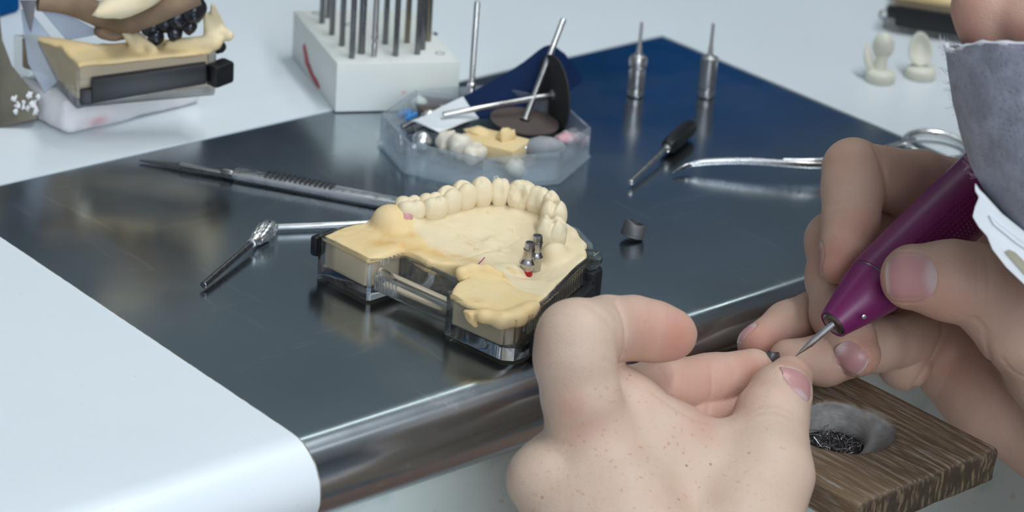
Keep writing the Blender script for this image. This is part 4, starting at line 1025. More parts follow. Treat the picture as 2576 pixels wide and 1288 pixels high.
fe = np.array(p3[:2] - p2[:2]); fe /= np.linalg.norm(fe); fn_ = np.array([fe[1], -fe[0]]); q0 = np.array(p2[:2]) + fe * 4 - fn_ * 0.5; q1 = np.array(p3[:2]) - fe * 5 - fn_ * 0.5
MB().add([(*p_, z_) for z_s in ((17.0, 20.2), (26.6, 28.4)) for p_, z_ in ((q0 + fn_ * 3.5, z_s[0]), (q1 + fn_ * 3.5, z_s[1]), (q1, z_s[1]), (q0, z_s[0]))], [[3, 2, 1, 0], [4, 5, 6, 7], [0, 1, 5, 4], [1, 2, 6, 5], [2, 3, 7, 6], [3, 0, 4, 7]]).build('locking_bar', MT['black'], am, 40, bevel=0.8)
MB().prism([tuple(q0 - fe * 4 + fn_ * 3), tuple(q0 + fe + fn_ * 3), tuple(q0 + fe), tuple(q0 - fe * 4)], 16.6, 22.4).build('bar_end', MT['black'], am, 40, bevel=0.5)
e0 = q1 + fe * 5.5 + fn_ * 1.5
MB().box((e0[0] - 4.4, e0[1] - 3, 19.0), (e0[0] + 4.4, e0[1] + 4, 27.4), 1.2).build('bar_eye', MT['black'], am, 40)
e0 = p3 + np.array([2.0, 3.0, 1.0])
MB().add(*blob(e0, (2.4, 3, 2.6), None, 75, 0.15)).build('hinge_cap', MT['black'], am, 70)
for k, (px, py, z, r) in enumerate([(385, 62, 40, 5.0), (417, 52, 42, 4.4), (447, 43, 44, 4.6), (487, 24, 47, 5.2), (392, 92, 36.5, 3.2), (440, 82, 38, 3.2), (476, 66, 40, 3.0)]):
    MB().add(*blob(LT(px, py, z), (r, r * 0.95, r * 1.05), None, 80 + k, 0.12)).build('bridge_unit', MT['castblack'] if 'castblack' in MT else MT['cast'], am, 70)
# horseshoe of the upper half, brown to paint in its shadow side, and its clear arm
up = spline([LT(95, 6, 46), LT(170, 10, 44), LT(235, 30, 42), LT(290, 52, 40), LT(350, 46, 46), LT(420, 22, 52), LT(500, -8, 56)], 30)
m = Mat('shaded_plaster', (0.20, 0.13, 0.085), 0.7); MT['brown'] = m.m; m.mix(m.ramp(m.noise(12, 3), 0.4, 0.7, 0, 0.5), (0.34, 0.23, 0.13)); m.bump(m.noise(3, 3), 0.3, 0.4)
MB().tube(up, [3.2 + 1.6 * math.sin(i / 29 * math.pi) for i in range(30)], 14).build('upper_arch', MT['brown'], am, 60)
MB().add(*blob(LT(330, 4, 58), (16, 6, 5), None, 91, 0.18)).build('upper_plaster', MT['cream'], am, 70)
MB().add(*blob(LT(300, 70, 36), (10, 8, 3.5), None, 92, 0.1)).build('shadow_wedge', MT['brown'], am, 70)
for ch in am.children:
    if ch.name.startswith('plaster_base'): continue
    co = np.empty(len(ch.data.vertices) * 3); ch.data.vertices.foreach_get('co', co); co = co.reshape(-1, 3); co[:, 2] += TK * (co[:, 0] - p2[0] * MM)
    ch.data.vertices.foreach_set('co', co.ravel()); ch.data.update()
def plate_k(pxs, d0, d1, name, mat, parent, base, z2=None):
    f = [K(x, y, d0) for x, y in pxs]; b = [K(x, y, d1) for x, y in pxs]; n = len(f)
    F = [list(range(n)), list(range(n, 2 * n))[::-1]] + [[i, n + i, n + (i + 1) % n, (i + 1) % n] for i in range(n)]
    return MB().add(f + b, F).build(name, mat, parent, 30, base=base, bevel=0.5)
def to_local(o, org, rz):
    Rz = np.array(Matrix.Rotation(-rz, 3, 'Z'))
    me = o.data; co = np.empty(len(me.vertices) * 3); me.vertices.foreach_get('co', co); co = co.reshape(-1, 3) @ Rz.T
    me.vertices.foreach_set('co', co.ravel()); me.update()
arz = math.atan2(lu[1], lu[0])
o = plate_k([(52, 22), (78, 30), (140, 108), (146, 205), (112, 236), (70, 160)], depth_of(112, 236, 13), depth_of(112, 236, 13) + 3, 'milky_sheet', MT['milky'], am, lo_); to_local(o, lo_, arz)
o = plate_k([(98, 20), (150, 26), (262, 84), (168, 102)], depth_of(168, 102, 31.5), depth_of(168, 102, 31.5) + 6, 'clear_arm', MT['milky'], am, lo_); to_local(o, lo_, arz)
o = plate_k([(50, 0), (92, 0), (78, 84)], depth_of(112, 236, 13) - 4, depth_of(112, 236, 13) - 2, 'dark_fin', MT['cast'], am, lo_); to_local(o, lo_, arz)

ab_ = W(0, 320, 0)
ar = thing('articulator', 'dark olive metal articulator arm cut off by the left edge of the picture', 'articulator', ab_)
plate_k([(-160, -60), (-10, -40), (6, 100), (30, 165), (62, 205), (96, 246), (92, 300), (40, 312), (0, 320), (-160, 320)], depth_of(0, 320, 0.5), depth_of(0, 320, 0.5) + 24, 'arm', MT['olive'], ar, ab_)
AD = depth_of(0, 320, 0.5)
MB().tube([K(-60, 40, AD - 6), K(-50, 180, AD - 6), K(-60, 240, AD - 6)], 6, 14).build('column', MT['olive'], ar, 50, base=ab_)
for k, (px, py, r) in enumerate([(36, 248, 1.6), (45, 265, 1.8), (60, 258, 1.3), (75, 240, 1.8), (84, 262, 2.2), (40, 280, 1.5), (58, 270, 1.0), (96, 244, 1.6), (70, 272, 1.3), (90, 278, 2.0)]):
    MB().add(*blob(K(px, py, AD - 0.5) - ab_, (r * 0.6, r * 0.4, r * 0.7), None, 100 + k, 0.7)).build('plaster_crumb', MT['wplaster'], ar, 70)
c = W(53, 30, 0); bxu = np.array([0.9, 0.43]); 
bb = thing('blue_box', 'dark blue box at the upper left corner of the bench', 'box', c, 0.25)
MB().box((-110, 0, 0.2), (0, 70, 36), 2.0).build('body', MT['blue'], bb, 30)
MB().box((-112, -2, 36), (2, 72, 42), 2.0).build('lid', MT['blue'], bb, 30)

# ---------------------------------------------------------------- model at the right back and two resin crowns
ro = W(2217, 74, 0); ru = W(2407, 104, 0) - ro; ru[2] = 0; rl = float(np.linalg.norm(ru)); ru /= rl; rv = np.array([-ru[1], ru[0], 0])
rm = thing('second_model', 'plaster model in clear tray with black bar behind the masked face', 'dental model', ro, math.atan2(ru[1], ru[0]))
def RL(px, py, z):
    w = W(px, py, z) - ro; return np.array([w @ ru, w @ rv, z])
MB().prism([(0, 1.5), (1.5, 0), (66, 0), (68, 2), (60, 40), (8, 40)], 0.3, 14.5).build('tray', MT['clear'], rm, 30, bevel=0.8)
MB().prism([(4, 1.8), (63, 1.8), (57, 37), (11, 37)], 3.8, 14.0).build('plaster_fill', MT['tan'], rm, 40, bevel=0.5)
MB().prism([(2.5, 1.2), (64, 1.2), (58, 38), (10, 38)], 14.0, 17.0).build('plaster_slab', MT['plaster'], rm, 40, bevel=0.9)
MB().box((6, -3.2, 3.4), (66, 0.2, 12.6), 0.8).build('locking_bar', MT['black'], rm, 40)
MB().box((1.5, -2.4, 6.5), (6.5, 0.2, 12.2), 0.8).build('bar_end', MT['black'], rm, 40)
MB().add(*blob((0.2, -1.6, 7.5), (2.3, 2.3, 2.3), None, 3, 0.02)).build('hinge_knob', MT['clear'], rm, 70)
for k in range(7):
    MB().add(*blob((14 + k * 7.5, 16 + 6 * math.sin(k / 6 * math.pi), 20.0), (3.8, 4.2, 4.2), None, 120 + k, 0.12)).build('tooth', MT['cream'], rm, 70)
def resin_foot(t, r):
    MB().lathe([(r * 0.96, 0), (r, 0.5), (r * 0.98, 3.4), (r * 0.86, 4.4), (r * 0.5, 5.0), (0.2, 5.1)], 26).build('foot', MT['ivory'], t, 45)
t = thing('resin_crown', 'ivory resin crown pair with thin side petal on a round foot, left one', 'resin crown', W(2213, 204, 0)); resin_foot(t, 6.4)
RB_ = W(2213, 204, 0)
def kz(px, py, d=None):   # point above the foot, on the upright plane through it facing the lens
    b = W(2213, 204, 0) if d is None else d; n = RW @ np.array([0, 0, 1.0]); r = RW @ np.array([px - CX, py - CY, FPX]); s = ((b - CAM) @ n) / (r @ n); return CAM + r * s
MB().add(*blob(kz(2222, 116) - RB_, (4.6, 4.6, 6.0), None, 131, 0.06)).build('crown_bulb', MT['ivory'], t, 70)
MB().tube([kz(2212, 185) - RB_, kz(2216, 155) - RB_, kz(2221, 130) - RB_], [3.0, 2.4, 3.0], 14).build('stem', MT['ivory'], t, 60)
MB().tube(spline([kz(2200, 190) - RB_, kz(2190, 165) - RB_, kz(2182, 135) - RB_, kz(2181, 106) - RB_], 12), [2.6, 2.6, 2.6, 2.7, 2.8, 2.8, 2.7, 2.5, 2.2, 1.8, 1.3, 0.5], 14, flat=(0.5, 1)).build('petal', MT['ivory'], t, 60)
b2 = W(2314, 195, 0)
t = thing('resin_crown', 'ivory resin crown with hollow oval face on a round foot, right one', 'resin crown', b2); resin_foot(t, 6.6)
cc = kz(2314, 124, b2) - b2; fx = RW @ np.array([1, 0, 0.0]); fy = RW @ np.array([0, -1, 0.1]); fz = RW @ np.array([0, 0, -1.0]); G = []
for rr, dp in ((0.02, 0.6), (0.35, 0.5), (0.62, 1.2), (0.80, 2.4), (0.94, 2.6), (1.0, 1.6), (0.97, 0.2), (0.85, -1.8), (0.5, -3.0), (0.02, -3.2)):
    G.append([cc + fx * (5.2 * rr * math.cos(q) * (1 - 0.16 * math.sin(q))) + fy * 7.6 * rr * math.sin(q) + fz * dp for q in np.arange(32) * 2 * math.pi / 32])
b = MB(); b.grid(np.array(G), closed=True); b.add(G[0], [list(range(32))]); b.add(G[-1], [list(range(32))[::-1]]); b.build('oval_face', MT['ivory'], t, 60)
MB().tube([cc - fy * 8.5 - fz * 1.0, cc - fy * 5.0 - fz * 1.0], [3.4, 2.8], 14).build('stem', MT['ivory'], t, 60)
MB().tube([kz(2345, 185, b2) - b2, kz(2347, 160, b2) - b2], [1.6, 0.7], 12).build('side_nub', MT['ivory'], t, 60)

# ---------------------------------------------------------------- wooden bench pin
PX0, PX1, PY0, PY1, PZ = 5.5, 71.0, -160.5, -65.2, -15.0
pin = thing('bench_pin', 'worn wooden bench pin with scooped hollow fixed to the bench edge', 'bench pin', (38, -66, PZ))
PO = np.array([38, -66, PZ]); hc = W(2138, 1078, PZ); hd_ = W(2098, 1112, PZ - 10)
def pin_sdf(P):
    c = np.array([(PX0 + PX1) / 2, (PY0 + PY1) / 2, PZ - 6.0]); hz = np.array([(PX1 - PX0) / 2, (PY1 - PY0) / 2, 6.0])
    q = np.abs(P - c) - hz + 1.6
    d = np.linalg.norm(np.maximum(q, 0), axis=1) + np.minimum(q.max(1), 0) - 1.6
    dish = ellip(P, (hc[0] - 1, hc[1] + 1, PZ + 3.5), (17.5, 16.5, 13.0))
    deep = cone(P, (hd_[0], hd_[1], PZ - 4), (hd_[0], hd_[1], PZ - 24), 10.5, 9.5)
    k = 1.6; cut = smin(dish, deep, 3.0); a = np.maximum(d, -cut); hh = np.maximum(k - np.abs(d + cut), 0) / k
    a = a + hh * hh * k * 0.25
    return a + 0.14 * vnoise(P * np.array([1, 0.07, 1]), 1.5, 2) + 0.3 * vnoise(P * np.array([1, 0.15, 1]), 6.0, 7)
V, F = sdf_mesh(pin_sdf, (PX0 - 3, PY0 - 3, PZ - 16), (PX1 + 3, PY1 + 3, PZ + 4), 0.7, 4, 2.0)
me = mesh_from(V - PO, F, True)
_cut = np.minimum(ellip(V, (hc[0] - 1, hc[1] + 1, PZ + 3.5), (17.5, 16.5, 13.0)), cone(V, (hd_[0], hd_[1], PZ - 4), (hd_[0], hd_[1], PZ - 24), 10.5, 9.5)); hol = np.clip(1.5 - np.abs(_cut) / 0.9, 0, 1) * np.clip((PZ - 0.3 - V[:, 2]) / 0.8, 0, 1)
set_attr(me, 'hollow', hol); set_attr(me, 'endgrain', np.clip((PY0 + 1.0 - V[:, 1]) / 0.8, 0, 1))
m = Mat('worn_wood_board', (0.22, 0.145, 0.085), 0.65, spec=0.3)
m.mix(m.ramp(m.noise(26, 4, 0.6, (1.0, 0.13, 1)), 0.35, 0.65, 0, 0.8), (0.085, 0.052, 0.034))
m.mix(m.ramp(m.noise(1.7, 4, 0.7, (1.0, 0.07, 1)), 0.48, 0.68, 0, 0.75), (0.40, 0.33, 0.25))
m.mix(m.ramp(m.noise(1.1, 3, 0.7, (1.0, 0.05, 1)), 0.58, 0.72, 0, 0.7), (0.46, 0.46, 0.45))
m.mix(m.attr('endgrain'), (0.06, 0.043, 0.03))
m.mix(m.mul(m.attr('endgrain'), m.ramp(m.noise(1.6, 3, 0.6, (1.0, 1.0, 0.2)), 0.50, 0.62, 0, 0.85)), (0.22, 0.165, 0.10))
m.mix(m.attr('hollow'), (0.37, 0.35, 0.335))
m.mix(m.mul(m.attr('hollow'), m.ramp(m.noise(8, 4), 0.42, 0.62, 0, 0.75)), (0.21, 0.19, 0.18))
m.bump(m.noise(2.0, 4, 0.65, (1.0, 0.05, 1.0)), 0.7, 0.6)
link('board', me, m.m, pin)
MB().box((hd_[0] - 12 - PO[0], hd_[1] - 12 - PO[1], -12.8), (hd_[0] + 12 - PO[0], hd_[1] + 12 - PO[1], -11.4), 0.3).build('hole_floor', MT['bristle'], pin, 30)
bs = MB()
for i in range(60):
    a = np.array([hd_[0] + rng.uniform(-7, 7), hd_[1] + rng.uniform(-7, 7), PZ - 11]) - PO
    pts = [a + np.array([rng.uniform(-2.5, 2.5), rng.uniform(-2.5, 2.5), rng.uniform(0, 2.5)]) * k for k in (0, 0.6, 1.0, 1.5)]
    bs.tube(spline(pts, 7), 0.12, 5)
tag(bs.build('metal_shavings', MT['satin'], pin, 60), kind='stuff')
MB().box((PX0 + 12 - PO[0], PY1 - 1 - PO[1], -24), (PX1 - 12 - PO[0], PY1 + 14 - PO[1], -1), 0.8).build('mounting_block', MT['satin'], pin, 30)

# ---------------------------------------------------------------- handpiece
hn = K(2094, 817, 822); hb = K(2372, 561, 843); hx = (hb - hn) / np.linalg.norm(hb - hn)
tipP = K(2001, 896, 826)
hp = thing('dental_handpiece', 'purple dental handpiece with fine pointed bur held in the right hand', 'handpiece', hn)
TH = frame((0, 0, 0), hx, RW @ np.array([0, 0, -1.0]))
MB().lathe([(4.4, 0.6), (4.9, 0.2), (5.1, 0.3), (6.6, 6.0), (8.6, 13.0), (10.0, 19.4), (10.2, 20.2), (9.6, 20.4)], 56, TH).build('nose_cone', MT['purple'], hp, 40)
MB().lathe([(9.7, 20.3), (10.05, 20.4), (10.05, 20.9), (9.7, 21.0)], 56, TH, cap=False).build('seam_ring', MT['darksteel'], hp, 40)
MB().lathe([(9.7, 20.8), (10.3, 21.0), (10.7, 25), (11.3, 40), (11.8, 60), (12.0, 80), (11.2, 92), (8.0, 98), (4.5, 101), (3.5, 106)], 56, TH).build('body', MT['purple'], hp, 40)
MB().lathe([(1.3, 0.2), (1.4, -0.1), (3.6, -0.1), (4.2, 0.3), (4.6, 0.9)], 40, TH).build('tip_collar', MT['darksteel'], hp, 40)
Lb = float(np.linalg.norm(tipP - hn)); TBm = frame((0, 0, 0), tipP - hn)
bu = MB().lathe([(1.15, -1), (1.15, Lb * 0.62), (0.95, Lb * 0.66), (0.75, Lb * 0.76), (0.12, Lb)], 22, TBm).build('bur', MT['chrome'], hp, 40)
pc = TH[:3, :3] @ np.array([8.0 * math.cos(0.5), 8.0 * math.sin(0.5), 12.0])
MB().lathe([(0.1, -0.4), (0.75, -0.3), (0.85, 0.15), (0.6, 0.3), (0.1, 0.32)], 16, frame(K(2174, 797, 815.5) - hn, RW @ np.array([0.35, 0.35, -1.0]))).build('pin_dot', MT['satin'], hp, 50)
kd = MB()
for i in range(36):
    for j in range(9):
        s_ = 26 + i * 1.55; a_ = math.radians(-14 + j * 7.2)
        if s_ < 26 + max(0, (4 - j)) * 1.2: continue
        r_ = np.interp(s_, [21, 25, 40, 60, 90], [10.3, 10.7, 11.3, 11.8, 12.0])
        c_ = TH[:3, :3] @ np.array([r_ * math.cos(a_), r_ * math.sin(a_), s_]); n_ = TH[:3, :3] @ np.array([math.cos(a_), math.sin(a_), 0])
        Tt = frame(c_, n_, hx)
        kd.add([(0.68, 0, -0.1), (0, 0.62, -0.1), (-0.68, 0, -0.1), (0, -0.62, -0.1), (0.2, 0, 0.42), (0, 0.2, 0.42), (-0.2, 0, 0.42), (0, -0.2, 0.42)],
               [[0, 1, 5, 4], [1, 2, 6, 5], [2, 3, 7, 6], [3, 0, 4, 7], [4, 5, 6, 7]], Tt)
tag(kd.build('grip_dots', MT['purple'], hp, 30), kind='stuff')
# ---------------------------------------------------------------- the person: two hands, face with respirator
def CV(x, y, z):                                   # direction given in lens axes (right, down, forward) -> world
    v = RW @ np.array([x, y, z], float); return v / np.linalg.norm(v)
def KK(L): return [K(*p) for p in L]

# --- left hand
lh_palm = [
    (KK([(1492, 1140, 776), (1560, 1280, 770), (1690, 1560, 752)]), [13.0, 17.0, 22.0]),
    (KK([(1372, 1206, 772), (1470, 1330, 768), (1650, 1560, 754)]), [11.0, 15.0, 21.0]),
    (KK([(1415, 1330, 794), (1640, 1560, 770)]), [11.0, 18.0]),
    (KK([(1930, 1195, 786), (1870, 1330, 776), (1760, 1560, 758)]), [13.0, 17.0, 20.0]),
    (KK([(1600, 1082, 784), (1700, 1112, 788), (1800, 1134, 792), (1890, 1122, 794)]), [9.5, 9.5, 8.4, 9.0]),
    (KK([(1650, 1200, 784), (1800, 1250, 786)]), [15.0, 14.0]),
    (KK([(1528, 930, 786), (1590, 1005, 788), (1660, 1085, 790)]), [5.0, 7.0, 9.0]),
    (KK([(1690, 1560, 752), (2010, 2050, 712), (2330, 2560, 690)]), [23.0, 28.0, 36.0])]
lh_fingers = [
    (KK([(1492, 1130, 776), (1462, 1000, 770), (1446, 900, 768), (1448, 852, 768)]), [12.4, 11.6, 11.9, 12.3]),
    (KK([(1372, 1206, 772), (1558, 1012, 806), (1665, 985, 812), (1790, 967, 822), (1893, 938, 829)]), [11.0, 10.8, 10.3, 9.6, 7.9]),
    (KK([(1415, 1330, 790), (1600, 1105, 808), (1745, 1066, 815), (1828, 1043, 819)]), [10.5, 9.6, 8.4, 7.2]),
    (KK([(1460, 1420, 796), (1620, 1225, 812), (1715, 1180, 812), (1765, 1150, 814)]), [10.0, 9.0, 8.0, 7.0]),
    (KK([(1930, 1195, 786), (1936, 1120, 796), (1941, 1050, 804), (1962, 995, 811), (1986, 952, 817)]), [13.2, 11.6, 11.5, 9.8, 7.3])]
lh_tip = (KK([(1466, 846, 770), (1530, 828, 781), (1592, 825, 787), (1650, 835, 790), (1690, 842, 791)]), [11.6, 9.8, 9.5, 9.0, 7.9])
lh_creases = [  # pixel polyline, depth, width (mm)
    ([(1536, 745), (1556, 775), (1570, 815), (1573, 855), (1566, 896)], 0.75, 0.8), ([(1470, 762), (1512, 790), (1545, 830), (1560, 880)], 0.30, 1.6),
    ([(1782, 897), (1790, 930), (1790, 975), (1780, 1035)], 0.55, 0.6), ([(1796, 897), (1803, 930), (1803, 970)], 0.2, 0.5), ([(1655, 925), (1674, 955), (1678, 990)], 0.4, 0.6),
    ([(1905, 1022), (1935, 1016), (1968, 1022), (1995, 1036)], 0.30, 0.45), ([(1900, 1040), (1938, 1034), (1972, 1042), (2000, 1058)], 0.30, 0.45), ([(1910, 1058), (1945, 1054), (1980, 1064)], 0.22, 0.45),
    ([(1915, 1003), (1950, 1000), (1975, 1008)], 0.16, 0.4), ([(1365, 1085), (1395, 1110), (1430, 1120)], 0.3, 1.2), ([(1640, 985), (1690, 1020), (1740, 1050), (1790, 1066)], 0.25, 0.8),
    ([(1385, 772), (1420, 768), (1455, 775)], 0.12, 0.5), ([(1372, 800), (1410, 792), (1450, 798)], 0.12, 0.5), ([(1368, 830), (1408, 822), (1440, 826)], 0.10, 0.5),
    ([(1520, 905), (1560, 935), (1610, 975)], 0.2, 0.8), ([(1840, 900), (1848, 940), (1842, 985)], 0.10, 0.5)]
def lh_raw(P):
    palm = None
    for pts, r in lh_palm:
        q = chain(P, pts, r, 6.0); palm = q if palm is None else smin(palm, q, 9.0)
    d = palm
    for i, (pts, r) in enumerate(lh_fingers):
        d = np.minimum(d, smin(palm, chain(P, pts, r, 3.0), 6.5 if i in (0, 4) else 4.0))
    tip = chain(P, *lh_tip, 3.0)
    d = smin(d, tip, 0.9)
    return d + 0.12 * vnoise(P, 7.0, 2) + 0.05 * vnoise(P, 2.5, 4)

# --- right hand
rh_palm = [
    (KK([(2505, 510, 905), (2760, 900, 885)]), [13.0, 24.0]),
    (KK([(2500, 620, 915), (2760, 950, 890)]), [13.0, 24.0]),
    (KK([(2425, 905, 892), (2520, 965, 888), (2690, 1040, 882)]), [18.0, 22.0, 28.0]),
    (KK([(2650, 925, 836), (2770, 1040, 864)]), [15.0, 24.0]),
    (KK([(2470, 760, 900), (2560, 860, 888)]), [15.0, 18.0]),
    (KK([(2770, 1020, 878), (3100, 1330, 868), (3700, 1900, 850)]), [27.0, 29.0, 38.0])]
rh_fingers = [
    (KK([(2505, 510, 905), (2310, 466, 880), (2185, 442, 866)]), [13.0, 11.6, 10.9]),                                        # index, first bone
    (KK([(2500, 620, 915), (2250, 590, 890), (2100, 606, 872), (2099, 700, 864), (2108, 790, 854), (2135, 850, 846), (2160, 893, 842)]), [12.0, 10.5, 9.8, 9.4, 9.0, 8.4, 7.3]),
    (KK([(2400, 700, 905), (2230, 725, 895), (2100, 778, 880), (1985, 824, 866), (1908, 868, 856)]), [10.5, 9.6, 9.6, 8.7, 7.0]),
    (KK([(2380, 840, 890), (2205, 868, 862), (2075, 906, 848), (1985, 905, 843)]), [10.0, 8.8, 8.3, 6.8]),
    (KK([(2325, 790, 895), (2275, 912, 878)]), [10.0, 9.6]),
    (KK([(2650, 925, 836), (2560, 828, 818), (2455, 716, 808), (2392, 706, 807), (2298, 697, 810)]), [15.0, 12.8, 12.5, 12.5, 10.5])]
rh_tip = (KK([(2146, 424, 862), (2146, 480, 859), (2141, 555, 855), (2126, 625, 850), (2107, 672, 847)]), [10.6, 10.2, 9.3, 8.0, 5.7])
rh_creases = [
    ([(2200, 372), (2216, 410), (2227, 450), (2229, 500), (2220, 545)], 0.7, 0.8), ([(2085, 520), (2130, 508), (2180, 515), (2206, 535)], 0.35, 0.7), ([(2078, 545), (2120, 535), (2165, 540), (2200, 556)], 0.25, 0.6),
    ([(2482, 640), (2486, 690), (2488, 730), (2484, 775)], 0.30, 0.45), ([(2455, 650), (2460, 700), (2458, 750)], 0.14, 0.5), ([(2435, 660), (2438, 700), (2436, 745)], 0.10, 0.5),
    ([(2452, 800), (2478, 830), (2482, 870), (2500, 930), (2540, 995), (2580, 1040)], 0.5, 1.0), ([(2520, 900), (2550, 935), (2600, 960)], 0.3, 0.7),
    ([(2372, 812), (2368, 850), (2340, 905), (2305, 960), (2290, 990)], 0.9, 1.0), ([(2105, 395), (2140, 372), (2180, 372)], 0.12, 0.6), ([(2100, 470), (2150, 460), (2195, 472)], 0.10, 0.6),
    ([(2030, 700), (2060, 690), (2085, 700)], 0.15, 0.6), ([(1975, 790), (1995, 815), (2000, 850)], 0.15, 0.6)]
def surf_line(fn, pts):
    out = []
    for px, py in pts:
        out.append(((px - CX) / FPX, (py - CY) / FPX, 1.0))
    D = (RW @ np.array(out).T).T; t = np.full(len(D), 690.0); nl = np.linalg.norm(D, axis=1)
    for _ in range(60):
        t = t + np.clip(fn(CAM + D * t[:, None]), -4, 12) * 0.85 / nl
    P = CAM + D * t[:, None]
    return [p for p, tt in zip(P, t) if tt < 960]
def lay_creases(fn, cr):
    r = [(surf_line(fn, spline(p, max(6, len(p) * 3))), d, w) for p, d, w in cr]
    return [c for c in r if len(c[0]) > 2]
def rh_raw(P):
    palm = None
    for pts, r in rh_palm:
        q = chain(P, pts, r, 6.0); palm = q if palm is None else smin(palm, q, 8.0)
    d = palm
    for i, (pts, r) in enumerate(rh_fingers):
        q = chain(P, pts, r, 3.0)
        d = np.minimum(d, smin(palm, q, 5.0) if i not in (4,) else q)
    d = smin(d, chain(P, *rh_tip, 3.0), 1.0)
    return d + 0.12 * vnoise(P, 7.0, 12) + 0.05 * vnoise(P, 2.5, 14)

def nail_patch(fn, c, ax, nrm, wid, ln, drop=1.6, n=13):
    nrm = nrm / np.linalg.norm(nrm); ax = ax - nrm * (ax @ nrm); ax /= np.linalg.norm(ax); sd = np.cross(nrm, ax)
    us = np.linspace(-1, 1, n); vs_ = np.linspace(-1, 1, n)
    G = np.zeros((n, n, 3)); UV = np.zeros((n, n, 2))
    for i, u in enumerate(us):
        for j, v in enumerate(vs_):
            hw = wid / 2 * (1 - 0.30 * max(0, -u) ** 3 - 0.24 * max(0, u) ** 5)
            uu = u * (1 - 0.22 * v * v) if u < 0 else u * (1 - 0.16 * v * v)
            G[i, j] = c + ax * uu * ln / 2 + sd * v * hw + nrm * 7.0; UV[i, j] = (u, v)
    P = G.reshape(-1, 3).copy(); t = np.zeros(len(P))
    for _ in range(40):
        dd = fn(P); st = np.clip(dd * 0.8, -1, 1); P = P - nrm * st[:, None]; t += st
    t = t.reshape(n, n); t0 = np.median(t[n // 2 - 1:n // 2 + 2, n // 2 - 1:n // 2 + 2])
    lim = t0 + 0.06 * wid + 0.30 * wid * (UV[..., 1] ** 2) * 0.95 + 0.36 * ln * np.clip(UV[..., 0], 0, 1) ** 2
    t = np.minimum(t, np.maximum(lim, t0))
    off = 0.28 * (1 - UV[..., 1] ** 6) * np.where(UV[..., 0] < 0, 1 - UV[..., 0] ** 8, 1) - 0.06
    S = G - nrm * (t - off)[..., None]
    A = S; B = S - nrm * 0.45
    mb = MB(); mb.grid(A); mb.grid(B[:, ::-1])
    rim = [(i, 0) for i in range(n)] + [(n - 1, j) for j in range(n)] + [(i, n - 1) for i in range(n)][::-1] + [(0, j) for j in range(n)][::-1]
    mb.grid(np.array([[A[i, j] for i, j in rim], [B[i, j] for i, j in rim]]))
    border = [S[i, 0] for i in range(n)][::-1] + [S[0, j] for j in range(n)] + [S[i, n - 1] for i in range(n)]
    luv = np.concatenate([UV.reshape(-1, 2), UV[:, ::-1].reshape(-1, 2), np.array([UV[i, j] for i, j in rim] * 2)])
    return mb, border, luv, nrm

LN = [(K(2008, 966, 804), CV(0.50, -0.78, 0.25), CV(0.76, -0.12, -0.62), 10.6, 11.0)]
RN = [(K(2297, 698, 797), CV(-1, 0.02, 0.05), CV(0.02, 0.0, -1), 15.8, 14.4), (K(2070, 652, 850), CV(-0.24, 0.95, -0.04), CV(-0.98, -0.08, -0.12), 9.0, 12.0),
      (K(2137, 904, 836), CV(0.72, 0.62, -0.05), CV(-0.36, 0.28, -0.92), 9.6, 11.5), (K(1880, 842, 856), CV(-0.70, 0.66, 0.0), CV(-0.66, -0.72, -0.02), 8.0, 9.0)]
def with_details(raw, creases, borders):
    def fn(P):
        d = raw(P)
        for pts, dep, wd in creases:
            lo, hi = np.min(pts, 0) - 3, np.max(pts, 0) + 3
            m_ = np.all((P > lo) & (P < hi), axis=1)
            if m_.any(): d[m_] += dep * np.exp(-(polyline_dist(P[m_], pts) / wd) ** 2)
        for pts in borders:
            lo, hi = np.min(pts, 0) - 2, np.max(pts, 0) + 2
            m_ = np.all((P > lo) & (P < hi), axis=1)
            if m_.any(): d[m_] += 0.42 * np.exp(-(polyline_dist(P[m_], pts) / 0.45) ** 2) - 0.14 * np.exp(-((polyline_dist(P[m_], pts) - 1.0) / 0.6) ** 2)
        return d
    return fn
ln_p = [nail_patch(lh_raw, *a) for a in LN]; rn_p = [nail_patch(rh_raw, *a) for a in RN]

# --- head
HC = K(3120, -330, 800)
nose_b, nose_t = K(2560, -330, 772), K(2490, 45, 772)
head_parts = [
    lambda P: ellip(P, HC, (78, 92, 108)),
    lambda P: chain(P, [K(3000, 250, 790), K(2860, 430, 785)], [52, 34], 10),
    lambda P: ellip(P, K(2800, 20, 782), (40, 40, 42)),
    lambda P: cone(P, K(3100, 200, 800), K(3420, 900, 840), 50, 55)]
def head_sdf(P):
    d = head_parts[0](P)
    for f in head_parts[1:]: d = smin(d, f(P), 22)
    nz = chain(P, [nose_b, K(2520, -120, 772), K(2488, 20, 771), K(2490, 64, 771)], [9.0, 9.5, 10.6, 9.6], 4)
    ala = ellip(P, K(2580, 46, 764), (9.5, 9.5, 9.0))
    nz = smin(nz, ala, 1.8)
    d = smin(d, nz, 5)
    return d + 0.25 * vnoise(P, 5, 3)

def bounds(parts, pad):
    pts = np.array([p for pp, r in parts for p in pp]); rr = max(max(r) for pp, r in parts)
    return pts.min(0) - rr - pad, pts.max(0) + rr + pad
allV, allF, allP, allK = [], [], [], []
def add_skin(V, F, pink, frk):
    o = sum(len(v) for v in allV); allV.append(V); allF.append(F + o); allP.append(pink); allK.append(frk)
def clip_box(lo, hi, cmin, cmax): return np.maximum(lo, cmin), np.minimum(hi, cmax)

